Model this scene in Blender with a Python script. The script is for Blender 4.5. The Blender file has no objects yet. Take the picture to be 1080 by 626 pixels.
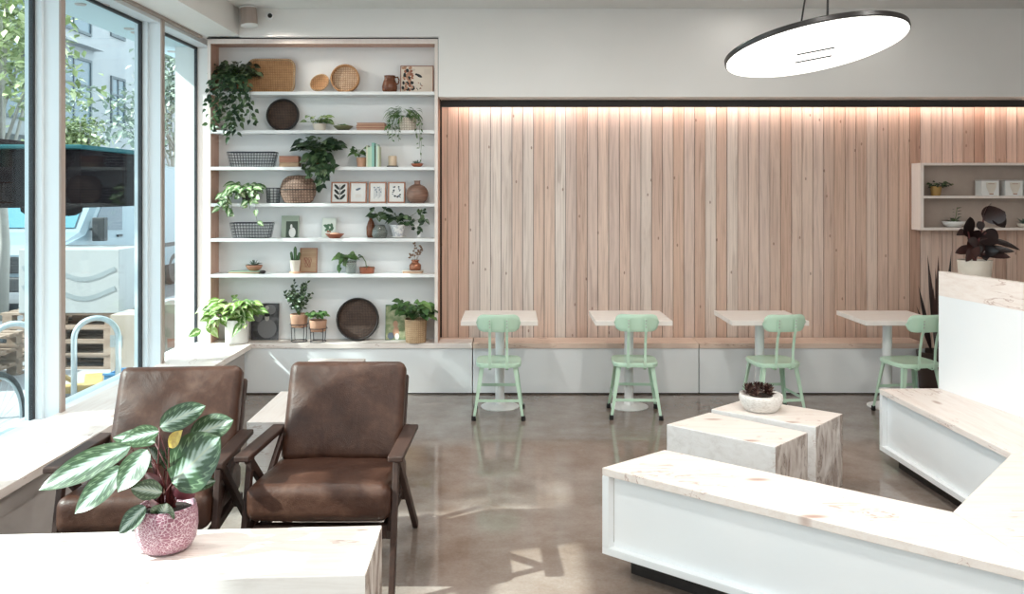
import bpy, bmesh, math, random
from mathutils import Matrix, Vector, Euler

# ------------------------------------------------------------ camera, light
scn = bpy.context.scene
COL = scn.collection
CAMZ = 1.765
cam_d = bpy.data.cameras.new('camera')
cam_d.sensor_width = 36.0
cam_d.lens = 30.0
cam_d.shift_y = -110.0 / 1080.0
cam_d.clip_end = 300
cam = bpy.data.objects.new('camera', cam_d)
COL.objects.link(cam)
cam.location = (0, 0, CAMZ)
cam.rotation_euler = (math.pi / 2, 0, 0)
scn.camera = cam

scn.view_settings.view_transform = 'Standard'
scn.view_settings.look = 'None'
scn.view_settings.gamma = 1.0
scn.view_settings.use_curve_mapping = False
scn.view_settings.exposure = 0.86

SUN_EL = math.radians(39.2)
w = bpy.data.worlds.new('world')
scn.world = w
w.use_nodes = True
nt = w.node_tree
nt.nodes.clear()
wo = nt.nodes.new('ShaderNodeOutputWorld')
bg = nt.nodes.new('ShaderNodeBackground')
bg.inputs[0].default_value = (0.90, 0.95, 1.0, 1)
bg.inputs[1].default_value = 1.6
nt.links.new(bg.outputs[0], wo.inputs[0])

sd = bpy.data.lights.new('sun', 'SUN')
sd.energy = 7.0
sd.color = (1.0, 0.95, 0.88)
sd.angle = math.radians(0.8)
sun = bpy.data.objects.new('sun', sd)
COL.objects.link(sun)
_d = Vector((0.96 * math.cos(SUN_EL), 0.28 * math.cos(SUN_EL), -math.sin(SUN_EL)))
sun.rotation_euler = _d.to_track_quat('-Z', 'Y').to_euler()
sun.location = (-12, -2, 9)
DOWNLIGHT_FILL_W = 14.0
PENDANT_W = 8.0
STRIP_W = .75

try:
    scn.cycles.max_bounces = 8
    scn.cycles.transparent_max_bounces = 16
    scn.cycles.caustics_reflective = False
    scn.cycles.caustics_refractive = False
    scn.cycles.sample_clamp_indirect = 6
except Exception:
    pass

PI = math.pi
R = random.Random(7)


# ------------------------------------------------------------ helpers
class MB:
    """collects geometry, builds ONE mesh object"""
    def __init__(s):
        s.v = []; s.f = []; s.mi = []; s.uv = []; s.m = Matrix.Identity(4); s.cur = 0

    def vv(s, p):
        s.v.append(tuple(s.m @ Vector(p)))
        return len(s.v) - 1

    def ff(s, idx, uv=None):
        s.f.append(tuple(idx)); s.mi.append(s.cur)
        s.uv.append(uv if uv else [(0, 0)] * len(idx))

    def box(s, a, b):
        x0, y0, z0 = a; x1, y1, z1 = b
        if x0 > x1: x0, x1 = x1, x0
        if y0 > y1: y0, y1 = y1, y0
        if z0 > z1: z0, z1 = z1, z0
        i = [s.vv(p) for p in ((x0, y0, z0), (x1, y0, z0), (x1, y1, z0), (x0, y1, z0),
                               (x0, y0, z1), (x1, y0, z1), (x1, y1, z1), (x0, y1, z1))]
        for q in ((0, 3, 2, 1), (4, 5, 6, 7), (0, 1, 5, 4), (1, 2, 6, 5), (2, 3, 7, 6), (3, 0, 4, 7)):
            s.ff([i[k] for k in q])
        return s

    def bar(s, p, q, w, d, up=(0, 0, 1)):
        """rectangular bar from p to q, w across, d along up-ish"""
        p = Vector(p); q = Vector(q); t = (q - p).normalized(); u = Vector(up)
        a = t.cross(u)
        if a.length < 1e-4: a = t.cross(Vector((1, 0, 0)))
        a.normalize(); b = a.cross(t).normalized()
        i = []
        for c in (p, q):
            for sa, sb in ((-1, -1), (1, -1), (1, 1), (-1, 1)):
                i.append(s.vv(c + a * sa * w / 2 + b * sb * d / 2))
        for k in range(4):
            s.ff([i[k], i[(k + 1) % 4], i[4 + (k + 1) % 4], i[4 + k]])
        s.ff([i[3], i[2], i[1], i[0]]); s.ff(i[4:8])
        return s

    def tube(s, pts, r, n=8, closed=False, cap=True):
        P = [Vector(p) for p in pts]
        m = len(P)
        rr = r if isinstance(r, (list, tuple)) else [r] * m
        ref = None; rings = []
        for k in range(m):
            if closed: t = P[(k + 1) % m] - P[(k - 1) % m]
            else: t = P[min(k + 1, m - 1)] - P[max(k - 1, 0)]
            if t.length < 1e-9: t = Vector((0, 0, 1))
            t.normalize()
            if ref is None:
                ref = Vector((0, 0, 1)) if abs(t.z) < .9 else Vector((1, 0, 0))
            a = (ref - t * ref.dot(t))
            if a.length < 1e-5: a = t.orthogonal()
            a.normalize(); ref = a; b = t.cross(a)
            rings.append([s.vv(P[k] + (a * math.cos(2 * PI * j / n) + b * math.sin(2 * PI * j / n)) * rr[k]) for j in range(n)])
        for k in range(m if closed else m - 1):
            A = rings[k]; B = rings[(k + 1) % m]
            for j in range(n):
                s.ff([A[j], A[(j + 1) % n], B[(j + 1) % n], B[j]])
        if cap and not closed:
            s.ff(rings[0][::-1]); s.ff(rings[-1])
        return s

    def lathe(s, prof, n=28, c=(0, 0, 0), sx=1, sy=1):
        rings = []
        for r, z in prof:
            if r < 1e-6: rings.append([s.vv((c[0], c[1], c[2] + z))])
            else: rings.append([s.vv((c[0] + sx * r * math.cos(2 * PI * j / n), c[1] + sy * r * math.sin(2 * PI * j / n), c[2] + z)) for j in range(n)])
        for k in range(len(prof) - 1):
            A, B = rings[k], rings[k + 1]
            for j in range(n):
                j2 = (j + 1) % n
                if len(A) == 1 and len(B) == 1: continue
                if len(A) == 1: s.ff([A[0], B[j2], B[j]])
                elif len(B) == 1: s.ff([A[j], A[j2], B[0]])
                else: s.ff([A[j], A[j2], B[j2], B[j]])
        if len(rings[0]) > 1: s.ff(rings[0][::-1])
        if len(rings[-1]) > 1: s.ff(rings[-1])
        return s

    def prism(s, poly, z0, z1):
        """ccw polygon in xy"""
        n = len(poly)
        A = [s.vv((x, y, z0)) for x, y in poly]; B = [s.vv((x, y, z1)) for x, y in poly]
        s.ff(A[::-1]); s.ff(B)
        for k in range(n):
            s.ff([A[k], A[(k + 1) % n], B[(k + 1) % n], B[k]])
        return s

    def rbox(s, size, r, c=(0, 0, 0), n=8, puff=0.0, crease=0.0, seed=0):
        """rounded, slightly puffed cushion"""
        hx, hy, hz = size[0] / 2, size[1] / 2, size[2] / 2
        rnd = random.Random(seed)
        key = {}
        def pt(u, v, w_):
            k = (round(u, 5), round(v, 5), round(w_, 5))
            if k in key: return key[k]
            p = Vector((u * hx, v * hy, w_ * hz))
            q = Vector((max(-hx + r, min(hx - r, p.x)), max(-hy + r, min(hy - r, p.y)), max(-hz + r, min(hz - r, p.z))))
            d = p - q
            if d.length > 1e-9: p = q + d.normalized() * r
            g = (1 - u * u) * (1 - v * v)
            p.z += (1 if w_ > 0 else -1) * puff * g * (abs(w_))
            if crease: p.z += crease * math.sin(7 * u + rnd.random() * .3) * g * math.sin(5 * v + 1.3)
            key[k] = s.vv(p + Vector(c))
            return key[k]
        g = [-1 + 2 * i / n for i in range(n + 1)]
        # refine near the edges so that the rounding shows
        g = sorted(set(g + [-.97, -.9, .9, .97]))
        m = len(g) - 1
        for ax in range(3):
            for sg in (-1, 1):
                for i in range(m):
                    for j in range(m):
                        q = []
                        for a, b in ((g[i], g[j]), (g[i + 1], g[j]), (g[i + 1], g[j + 1]), (g[i], g[j + 1])):
                            t = [0, 0, 0]; t[ax] = sg; t[(ax + 1) % 3] = a; t[(ax + 2) % 3] = b
                            q.append(pt(*t))
                        if len(set(q)) < 3: continue
                        s.ff(q if sg > 0 else q[::-1])
        return s

    def leaf(s, base, d, up, L, W, droop=0.3, nu=6, fold=0.15, power=0.75, tipw=0.0, wave=0.0, rnd_=1.0):
        """leaf blade: base point, direction, up hint; droops along its length"""
        d = Vector(d).normalized(); up = Vector(up)
        side = d.cross(up)
        if side.length < 1e-4: side = d.orthogonal()
        side.normalize(); nrm = side.cross(d).normalized()
        rows = []
        for k in range(nu + 1):
            t = k / nu
            wd = W / 2 * math.sin(PI * min(1, (t ** power) * (1 - tipw) + 0.02)) ** rnd_ if 0 < k < nu else 0.004 * W
            c = Vector(base) + d * (L * (t - droop * .25 * t * t)) + Vector((0, 0, -1)) * (droop * L * t * t * .75)
            wv = wave * W * math.sin(9 * t)
            rows.append([s.vv(c - side * wd + nrm * (fold * wd + wv)), s.vv(c - side * wd * .5 + nrm * (fold * wd * .3)), s.vv(c),
                         s.vv(c + side * wd * .5 + nrm * (fold * wd * .3)), s.vv(c + side * wd + nrm * (fold * wd - wv))])
        for k in range(nu):
            for j in range(4):
                u0, u1 = k / nu, (k + 1) / nu
                s.ff([rows[k][j], rows[k][j + 1], rows[k + 1][j + 1], rows[k + 1][j]],
                     [(j / 4, u0), ((j + 1) / 4, u0), ((j + 1) / 4, u1), (j / 4, u1)])
        return s

    def build(s, name, mats, parent=None, smooth=False, bevel=0.0, seg=2, label=None, auto=None):
        me = bpy.data.meshes.new(name)
        me.from_pydata(s.v, [], s.f)
        if not isinstance(mats, (list, tuple)): mats = [mats]
        for m in mats: me.materials.append(m)
        me.polygons.foreach_set('material_index', s.mi)
        uvl = me.uv_layers.new(name='uv')
        flat = []
        for u in s.uv:
            for a in u: flat += [a[0], a[1]]
        uvl.data.foreach_set('uv', flat)
        if smooth:
            me.polygons.foreach_set('use_smooth', [True] * len(me.polygons))
        me.update()
        o = bpy.data.objects.new(name, me)
        COL.objects.link(o)
        if parent: o.parent = parent
        if smooth and auto is not None:
            md = o.modifiers.new('edge', 'EDGE_SPLIT'); md.split_angle = math.radians(auto)
        if bevel:
            md = o.modifiers.new('bevel', 'BEVEL'); md.width = bevel; md.segments = seg; md.limit_method = 'ANGLE'; md.angle_limit = math.radians(40)
        if label: o['label'] = label
        return o


def thing(name, label, cat, loc=(0, 0, 0), rz=0.0, group=None, kind=None):
    o = bpy.data.objects.new(name, None)
    COL.objects.link(o)
    o.location = loc; o.rotation_euler = (0, 0, rz)
    o.empty_display_size = .1
    o['label'] = label; o['category'] = cat
    if group: o['group'] = group
    if kind: o['kind'] = kind
    return o


def tag(o, label, cat, group=None, kind=None):
    o['label'] = label; o['category'] = cat
    if group: o['group'] = group
    if kind: o['kind'] = kind
    return o


def struct(o, label=None):
    o['kind'] = 'structure'
    if label: o['label'] = label
    return o


def copy_tree(o, parent=None):
    c = o.copy(); COL.objects.link(c)
    if parent: c.parent = parent
    for ch in list(o.children): copy_tree(ch, c)
    return c


def dup(root, label, loc=None, rz=None, group=None):
    c = copy_tree(root)
    c['label'] = label
    if loc is not None: c.location = loc
    if rz is not None: c.rotation_euler = (0, 0, rz)
    if group: c['group'] = group
    return c


def X(px, Y): return (px - 540) / 900 * Y
def Z(py, Y): return CAMZ - (py - 203) / 900 * Y


# ------------------------------------------------------------ materials
_M = {}
def mat(name, col, rough=.5, metal=0.0, spec=.5, coat=0.0, emis=None, es=0.0, trans=0.0, alpha=None):
    m = bpy.data.materials.new(name); m.use_nodes = True
    b = m.node_tree.nodes['Principled BSDF']
    b.inputs['Base Color'].default_value = (*col, 1)
    b.inputs['Roughness'].default_value = rough
    b.inputs['Metallic'].default_value = metal
    b.inputs['Specular IOR Level'].default_value = spec
    b.inputs['Coat Weight'].default_value = coat
    b.inputs['Coat Roughness'].default_value = .08
    if emis:
        b.inputs['Emission Color'].default_value = (*emis, 1); b.inputs['Emission Strength'].default_value = es
    _M[name] = m
    return m


def NN(m, t, **kw):
    n = m.node_tree.nodes.new(t)
    for k, v in kw.items(): setattr(n, k, v)
    return n


def LK(m, a, b): m.node_tree.links.new(a, b)


def ramp(m, fac, stops, interp='LINEAR'):
    r = NN(m, 'ShaderNodeValToRGB'); e = r.color_ramp.elements
    r.color_ramp.interpolation = interp
    while len(e) < len(stops): e.new(.5)
    for k, (p, c) in enumerate(stops):
        e[k].position = p; e[k].color = (*c, 1)
    LK(m, fac, r.inputs[0]); return r.outputs[0]


def mixc(m, fac, a, b, mode='MIX'):
    n = NN(m, 'ShaderNodeMix', data_type='RGBA', blend_type=mode)
    for sk, v in ((0, fac), (6, a), (7, b)):
        if hasattr(v, 'is_output') or hasattr(v, 'links'): LK(m, v, n.inputs[sk])
        elif sk == 0: n.inputs[0].default_value = v
        else: n.inputs[sk].default_value = (*v, 1)
    return n.outputs[2]


def math_(m, op, a, b=None, c=None):
    n = NN(m, 'ShaderNodeMath', operation=op)
    for k, v in enumerate((a, b, c)):
        if v is None: continue
        if hasattr(v, 'links'): LK(m, v, n.inputs[k])
        else: n.inputs[k].default_value = v
    return n.outputs[0]


def coords(m, scale=(1, 1, 1), kind='Object', rot=(0, 0, 0)):
    tc = NN(m, 'ShaderNodeTexCoord'); mp = NN(m, 'ShaderNodeMapping')
    mp.inputs['Scale'].default_value = scale; mp.inputs['Rotation'].default_value = rot
    LK(m, tc.outputs[kind], mp.inputs[0]); return mp.outputs[0]


def noise(m, vec, scale=5, detail=4, rough=.5, dist=0.0):
    n = NN(m, 'ShaderNodeTexNoise'); n.inputs['Scale'].default_value = scale
    n.inputs['Detail'].default_value = detail; n.inputs['Roughness'].default_value = rough
    n.inputs['Distortion'].default_value = dist
    if vec is not None: LK(m, vec, n.inputs['Vector'])
    return n.outputs['Fac']


def bump(m, h, strength=.2, dist=.01):
    b = NN(m, 'ShaderNodeBump'); b.inputs['Strength'].default_value = strength; b.inputs['Distance'].default_value = dist
    LK(m, h, b.inputs['Height']); LK(m, b.outputs[0], m.node_tree.nodes['Principled BSDF'].inputs['Normal'])


def setc(m, out): LK(m, out, m.node_tree.nodes['Principled BSDF'].inputs['Base Color'])
def setr(m, out): LK(m, out, m.node_tree.nodes['Principled BSDF'].inputs['Roughness'])


def wood(name, stops, along=(1, 0, 0), rough=.5, grain=14, knots=0.0, knotc=(.25, .13, .08), bmp=.08, rot=(0, 0, 0), coat=0):
    m = mat(name, stops[0][1], rough, coat=coat)
    sc = tuple(.7 if a else 9.0 for a in along)
    v = coords(m, sc, rot=rot)
    n1 = noise(m, v, grain * .35, 5, .6, .6)
    n2 = noise(m, v, grain * 2.2, 3, .6)
    f = math_(m, 'ADD', math_(m, 'MULTIPLY', n1, .75), math_(m, 'MULTIPLY', n2, .25))
    c = ramp(m, f, stops)
    if knots:
        sc2 = tuple(1.0 if a else 2.6 for a in along)
        v2 = coords(m, sc2, rot=rot)
        vo = NN(m, 'ShaderNodeTexVoronoi', voronoi_dimensions='2D'); vo.inputs['Scale'].default_value = knots; LK(m, v2, vo.inputs['Vector'])
        wn = NN(m, 'ShaderNodeTexWhiteNoise'); LK(m, vo.outputs['Color'], wn.inputs['Vector'])
        pick = math_(m, 'GREATER_THAN', wn.outputs['Value'], .55)
        k = ramp(m, vo.outputs['Distance'], [(0.0, (1, 1, 1)), (.045, (.8, .8, .8)), (.1, (0, 0, 0))])
        c = mixc(m, math_(m, 'MULTIPLY', k, math_(m, 'MULTIPLY', pick, .8)), c, knotc)
    if knots:
        sc3_ = tuple(.9 if a else 7.0 for a in along)
        v3 = coords(m, sc3_, rot=rot)
        n3 = noise(m, v3, 2.0, 4, .55, .8)
        ln_ = math_(m, 'LESS_THAN', math_(m, 'ABSOLUTE', math_(m, 'SUBTRACT', n3, .5)), .009)
        mk = math_(m, 'GREATER_THAN', noise(m, coords(m, (1, 1, 1), rot=rot), 2.6, 2), .53)
        c = mixc(m, math_(m, 'MULTIPLY', math_(m, 'MULTIPLY', ln_, mk), .55), c, knotc)
    setc(m, c); bump(m, f, bmp, .004)
    return m


WHITE = mat('white_paint', (.82, .83, .83), .45)
n_ = noise(WHITE, coords(WHITE), 3, 3); setc(WHITE, ramp(WHITE, n_, [(.3, (.80, .82, .83)), (.7, (.84, .845, .845))]))
WALLW = mat('wall_paint', (.84, .83, .81), .6)
n_ = noise(WALLW, coords(WALLW), 1.5, 3); setc(WALLW, ramp(WALLW, n_, [(.3, (.82, .81, .79)), (.7, (.86, .85, .835))])); bump(WALLW, noise(WALLW, coords(WALLW), 160, 2), .05, .001)
CEIL = mat('ceiling_paint', (.72, .72, .71), .7)
bump(CEIL, noise(CEIL, coords(CEIL), 120, 2), .05, .001)
LAMI = mat('white_laminate', (.84, .87, .89), .28)
setc(LAMI, ramp(LAMI, noise(LAMI, coords(LAMI), 2, 2), [(.3, (.82, .86, .885)), (.7, (.86, .885, .90))]))
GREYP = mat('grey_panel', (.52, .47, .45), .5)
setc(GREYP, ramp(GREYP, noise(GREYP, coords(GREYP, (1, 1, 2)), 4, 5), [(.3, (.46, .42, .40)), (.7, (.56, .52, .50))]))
FRAMEW = mat('window_frame_paint', (.72, .80, .84), .35)
setc(FRAMEW, ramp(FRAMEW, noise(FRAMEW, coords(FRAMEW, (4, 4, .5)), 3, 2), [(.3, (.72, .79, .83)), (.7, (.745, .815, .85))]))
TAUPE = mat('taupe_cap', (.38, .31, .28), .45)
setc(TAUPE, ramp(TAUPE, noise(TAUPE, coords(TAUPE, (4, 4, .5)), 4, 2), [(.3, (.34, .28, .25)), (.7, (.42, .35, .31))]))
BLACK = mat('black_metal', (.012, .010, .010), .35)
BLACKW = wood('black_stained_wood', [(.3, (.012, .009, .008)), (.7, (.03, .022, .02))], (1, 0, 0), .5)
GASK = mat('black_rubber', (.015, .018, .022), .5)

PINE = wood('bleached_pine_along_x', [(.25, (.74, .62, .56)), (.5, (.84, .76, .71)), (.75, (.89, .83, .79))], (1, 0, 0), .42, 12, 1.7, (.34, .19, .14))
PINEA = wood('bleached_pine_slant', [(.25, (.74, .64, .58)), (.5, (.83, .76, .71)), (.75, (.88, .83, .79))], (1, 0, 0), .40, 12, 1.5, (.34, .17, .12), rot=(0, 0, math.radians(39.4)))
PINED = wood('bleached_pine_slant_two', [(.25, (.72, .62, .56)), (.5, (.82, .74, .69)), (.75, (.87, .81, .77))], (1, 0, 0), .40, 12, 1.4, (.34, .17, .12), rot=(0, 0, math.radians(-48.2)))
PINEY = wood('bleached_pine_along_y', [(.25, (.73, .62, .56)), (.5, (.83, .75, .70)), (.75, (.88, .82, .78))], (0, 1, 0), .42, 12, 1.6, (.36, .2, .15))
BENCHW = wood('bench_wood', [(.25, (.62, .43, .34)), (.5, (.76, .59, .49)), (.75, (.84, .70, .60))], (1, 0, 0), .45, 12, 1.6, (.33, .16, .1))
SIDEW = wood('shelf_side_wood', [(.25, (.44, .24, .18)), (.5, (.56, .34, .26)), (.75, (.64, .43, .34))], (0, 0, 1), .5, 12, 1.1, (.28, .13, .09))
EDGEW = wood('shelf_edge_wood', [(.25, (.78, .68, .62)), (.75, (.86, .78, .73))], (0, 0, 1), .5, 10)  # pale wood; on the bookshelf front it paints in light on the edges
BLOCKS = wood('whitewashed_block_side', [(.25, (.66, .64, .62)), (.5, (.80, .79, .78)), (.75, (.86, .86, .86))], (1, 0, 0), .5, 8, 1.0, (.5, .4, .36), rot=(0, 0, math.radians(41)))
BLOCKE = mat('weathered_end_grain', (.4, .3, .25), .6)
def _ble():
    m = BLOCKE; v = coords(m, (1, 1, .55)); n1 = noise(m, v, 5, 6, .62, 2.2); n2 = noise(m, coords(m, (3, 3, .8)), 5, 4, .6, 1.0)
    f = math_(m, 'ADD', math_(m, 'MULTIPLY', n1, .6), math_(m, 'MULTIPLY', n2, .4))
    c = ramp(m, f, [(.36, (.16, .11, .09)), (.44, (.36, .29, .25)), (.52, (.55, .49, .45)), (.62, (.70, .66, .63))])
    cr = math_(m, 'LESS_THAN', math_(m, 'ABSOLUTE', math_(m, 'SUBTRACT', n1, .47)), .008)
    setc(m, mixc(m, math_(m, 'MULTIPLY', cr, .7), c, (.10, .07, .06))); bump(m, f, .4, .006)
_ble()
WALNUT = wood('walnut', [(.2, (.012, .005, .003)), (.5, (.032, .013, .008)), (.8, (.062, .026, .016))], (0, 1, 0), .55, 12)

# planked wall: one tone per plank
PLANK = mat('cedar_planks', (.6, .45, .38), .55)
def _plank():
    m = PLANK; tc = NN(m, 'ShaderNodeTexCoord'); sx = NN(m, 'ShaderNodeSeparateXYZ'); LK(m, tc.outputs['Object'], sx.inputs[0])
    idx = math_(m, 'FLOOR', math_(m, 'DIVIDE', sx.outputs[0], .098))
    wn = NN(m, 'ShaderNodeTexWhiteNoise', noise_dimensions='1D'); LK(m, idx, wn.inputs['W'])
    cb = NN(m, 'ShaderNodeCombineXYZ'); LK(m, math_(m, 'MULTIPLY', sx.outputs[0], 16.0), cb.inputs[0])
    LK(m, math_(m, 'MULTIPLY', wn.outputs[0], 37.0), cb.inputs[1]); LK(m, math_(m, 'MULTIPLY', sx.outputs[2], .55), cb.inputs[2])
    n1 = noise(m, cb.outputs[0], 2.2, 6, .62, 1.2)
    # slow drift along the wall: weaker light at right painted as darker, warmer boards
    drift = math_(m, 'MULTIPLY', math_(m, 'SUBTRACT', sx.outputs[0], .4), .14)
    # the few boards beside the bookshelf are redder ones
    red = math_(m, 'MULTIPLY', math_(m, 'LESS_THAN', idx, -4.5), .5)
    t = math_(m, 'ADD', math_(m, 'ADD', math_(m, 'MULTIPLY', wn.outputs[0], .62), drift), red)
    base = ramp(m, t, [(0.0, (.70, .64, .59)), (.12, (.60, .525, .48)), (.25, (.70, .60, .53)), (.37, (.58, .47, .42)), (.48, (.66, .52, .44)), (.6, (.56, .42, .35)), (.75, (.60, .43, .34)), (.88, (.48, .33, .26)), (1.0, (.43, .27, .20))])
    g = ramp(m, n1, [(.28, (.66, .58, .55)), (.46, (1.02, .99, .98)), (.55, (1.14, 1.12, 1.11)), (.75, (1.28, 1.27, 1.26))])
    c = mixc(m, .8, base, g, 'MULTIPLY')
    cb2 = NN(m, 'ShaderNodeCombineXYZ'); LK(m, math_(m, 'MULTIPLY', sx.outputs[0], 10.2), cb2.inputs[0]); LK(m, math_(m, 'MULTIPLY', sx.outputs[2], 5.0), cb2.inputs[1])
    vo = NN(m, 'ShaderNodeTexVoronoi', voronoi_dimensions='2D'); vo.inputs['Scale'].default_value = 1.0; LK(m, cb2.outputs[0], vo.inputs['Vector'])
    wn2 = NN(m, 'ShaderNodeTexWhiteNoise'); LK(m, vo.outputs['Color'], wn2.inputs['Vector'])
    k = math_(m, 'MULTIPLY', math_(m, 'LESS_THAN', vo.outputs['Distance'], .07), math_(m, 'GREATER_THAN', wn2.outputs['Value'], .88))
    c = mixc(m, math_(m, 'MULTIPLY', k, .65), c, (.20, .10, .07))
    setc(m, c); bump(m, n1, .15, .004)
_plank()

FLOOR = mat('polished_concrete', (.3, .25, .22), .12, spec=.6)
def _floor():
    m = FLOOR; v = coords(m)
    n1 = noise(m, v, .55, 6, .6, .4); n2 = noise(m, v, 5, 8, .7); n3 = noise(m, v, 60, 3, .7)
    f = math_(m, 'ADD', math_(m, 'ADD', math_(m, 'MULTIPLY', n1, .6), math_(m, 'MULTIPLY', n2, .28)), math_(m, 'MULTIPLY', n3, .12))
    c = ramp(m, f, [(.38, (.135, .098, .076)), (.46, (.195, .152, .125)), (.53, (.245, .205, .180)), (.62, (.31, .275, .25))])
    vo = NN(m, 'ShaderNodeTexVoronoi'); vo.inputs['Scale'].default_value = 3.2; LK(m, v, vo.inputs['Vector'])
    wn = NN(m, 'ShaderNodeTexWhiteNoise'); LK(m, vo.outputs['Color'], wn.inputs['Vector'])
    sp = math_(m, 'MULTIPLY', math_(m, 'LESS_THAN', vo.outputs['Distance'], .035), math_(m, 'GREATER_THAN', wn.outputs['Value'], .6))
    c = mixc(m, math_(m, 'MULTIPLY', sp, .35), c, (.6, .56, .52))
    setc(m, c)
    r = ramp(m, noise(m, v, 2.5, 5, .7), [(.35, (.045, .045, .045)), (.7, (.11, .11, .11))]); setr(m, r)
_floor()

LEATHER = mat('brown_leather', (.15, .07, .045), .40, spec=.4)
def _lea():
    m = LEATHER; v = coords(m)
    n1 = noise(m, v, 5, 6, .65, .3); n2 = noise(m, v, 40, 4, .6)
    setc(m, ramp(m, math_(m, 'ADD', math_(m, 'MULTIPLY', n1, .8), math_(m, 'MULTIPLY', n2, .2)), [(.3, (.026, .010, .006)), (.5, (.054, .022, .013)), (.7, (.10, .049, .031))]))
    setr(m, ramp(m, n1, [(.3, (.32, .32, .32)), (.7, (.52, .52, .52))]))
    vo = NN(m, 'ShaderNodeTexVoronoi'); vo.inputs['Scale'].default_value = 260; LK(m, v, vo.inputs['Vector'])
    h = math_(m, 'ADD', math_(m, 'MULTIPLY', vo.outputs['Distance'], .2), math_(m, 'MULTIPLY', noise(m, v, 6, 3, .5, 1.5), 1.6))
    bump(m, h, .25, .012)
_lea()

MINT = mat('mint_green_paint', (.42, .66, .50), .35)
setc(MINT, ramp(MINT, noise(MINT, coords(MINT), 6, 4), [(.3, (.50, .70, .55)), (.7, (.55, .75, .60))]))
RUBBER = mat('rubber', (.01, .01, .01), .6)
STEEL = mat('brushed_steel', (.5, .5, .5), .35, 1.0)
LAMP = mat('lamp_diffuser', (.9, .9, .88), .5, emis=(1, .98, .93), es=1.25)
LAMPS = mat('downlight_lens', (.9, .9, .88), .5, emis=(1, .93, .82), es=6)
STRIPM = mat('led_strip_lens', (1, .9, .8), .5, emis=(1, .84, .76), es=3)

GLASS = bpy.data.materials.new('window_glass'); GLASS.use_nodes = True
_g = GLASS.node_tree; _g.nodes.clear()
_o = _g.nodes.new('ShaderNodeOutputMaterial'); _t = _g.nodes.new('ShaderNodeBsdfTransparent'); _t.inputs[0].default_value = (.86, .94, .95, 1)
_gl = _g.nodes.new('ShaderNodeBsdfGlossy'); _gl.inputs['Roughness'].default_value = .01
_lw = _g.nodes.new('ShaderNodeLayerWeight'); _lw.inputs[0].default_value = .5
_pw = _g.nodes.new('ShaderNodeMath'); _pw.operation = 'POWER'; _pw.inputs[1].default_value = 4.0; _g.links.new(_lw.outputs['Facing'], _pw.inputs[0])
_fr = _g.nodes.new('ShaderNodeMath'); _fr.operation = 'MULTIPLY_ADD'; _fr.inputs[1].default_value = .16; _fr.inputs[2].default_value = .02; _g.links.new(_pw.outputs[0], _fr.inputs[0])
_mx = _g.nodes.new('ShaderNodeMixShader')
_g.links.new(_fr.outputs[0], _mx.inputs[0]); _g.links.new(_t.outputs[0], _mx.inputs[1]); _g.links.new(_gl.outputs[0], _mx.inputs[2]); _g.links.new(_mx.outputs[0], _o.inputs[0])


def leafmat(name, stops, vein=None, rough=.4, white=0.0, back=None):
    """leaf colour varies from leaf to leaf; optional pale pattern along the midrib"""
    m = mat(name, stops[0][1], rough)
    ge = NN(m, 'ShaderNodeNewGeometry')
    c = ramp(m, ge.outputs['Random Per Island'], stops)
    if vein:
        tc = NN(m, 'ShaderNodeTexCoord'); sx = NN(m, 'ShaderNodeSeparateXYZ'); LK(m, tc.outputs['UV'], sx.inputs[0])
        du = math_(m, 'ABSOLUTE', math_(m, 'SUBTRACT', sx.outputs[0], .5))
        nz = noise(m, coords(m), 60, 3, .6)
        edge = math_(m, 'ADD', du, math_(m, 'MULTIPLY', math_(m, 'SUBTRACT', nz, .5), .5))
        f = math_(m, 'MULTIPLY', math_(m, 'LESS_THAN', edge, white), .85)
        c = mixc(m, f, c, vein)
    setc(m, c)
    b = m.node_tree.nodes['Principled BSDF']
    b.inputs['Transmission Weight'].default_value = 0
    return m


L_DARK = leafmat('dark_leaf', [(0, (.012, .030, .016)), (.5, (.035, .070, .030)), (.8, (.07, .12, .05)), (1, (.20, .28, .15))], rough=.3)
L_MID = leafmat('mid_green_leaf', [(0, (.03, .08, .02)), (.5, (.07, .15, .04)), (1, (.16, .26, .09))])
L_VAR = leafmat('variegated_leaf', [(0, (.05, .12, .04)), (.5, (.10, .20, .06)), (1, (.22, .34, .15))], (.52, .60, .40), white=.17)
L_LIME = leafmat('lime_leaf', [(0, (.04, .10, .02)), (.4, (.12, .24, .04)), (.8, (.26, .38, .10)), (1, (.42, .50, .24))], (.55, .62, .38), white=.11)
L_GREYG = leafmat('grey_green_leaf', [(0, (.04, .08, .06)), (.5, (.09, .14, .11)), (1, (.17, .22, .18))])
L_RED = leafmat('burgundy_leaf', [(0, (.010, .006, .006)), (.5, (.022, .010, .010)), (1, (.055, .020, .016))], rough=.3)
L_DRY = leafmat('dried_leaf', [(0, (.16, .08, .05)), (1, (.30, .20, .13))])
L_SUCC = leafmat('dark_succulent', [(0, (.03, .012, .010)), (.5, (.09, .035, .03)), (1, (.20, .13, .10))])
L_TREE = leafmat('tree_leaf', [(0, (.16, .22, .08)), (.5, (.34, .42, .18)), (1, (.66, .70, .42))])
L_TREE2 = leafmat('bluish_tree_leaf', [(0, (.12, .17, .13)), (.5, (.26, .32, .26)), (1, (.50, .55, .46))])
STEMG = mat('green_stem', (.10, .16, .05), .5)
STEMR = mat('red_stem', (.10, .02, .02), .45)
SOIL = mat('potting_soil', (.02, .013, .009), .95)
bump(SOIL, noise(SOIL, coords(SOIL), 90, 3), .8, .01)

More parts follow.
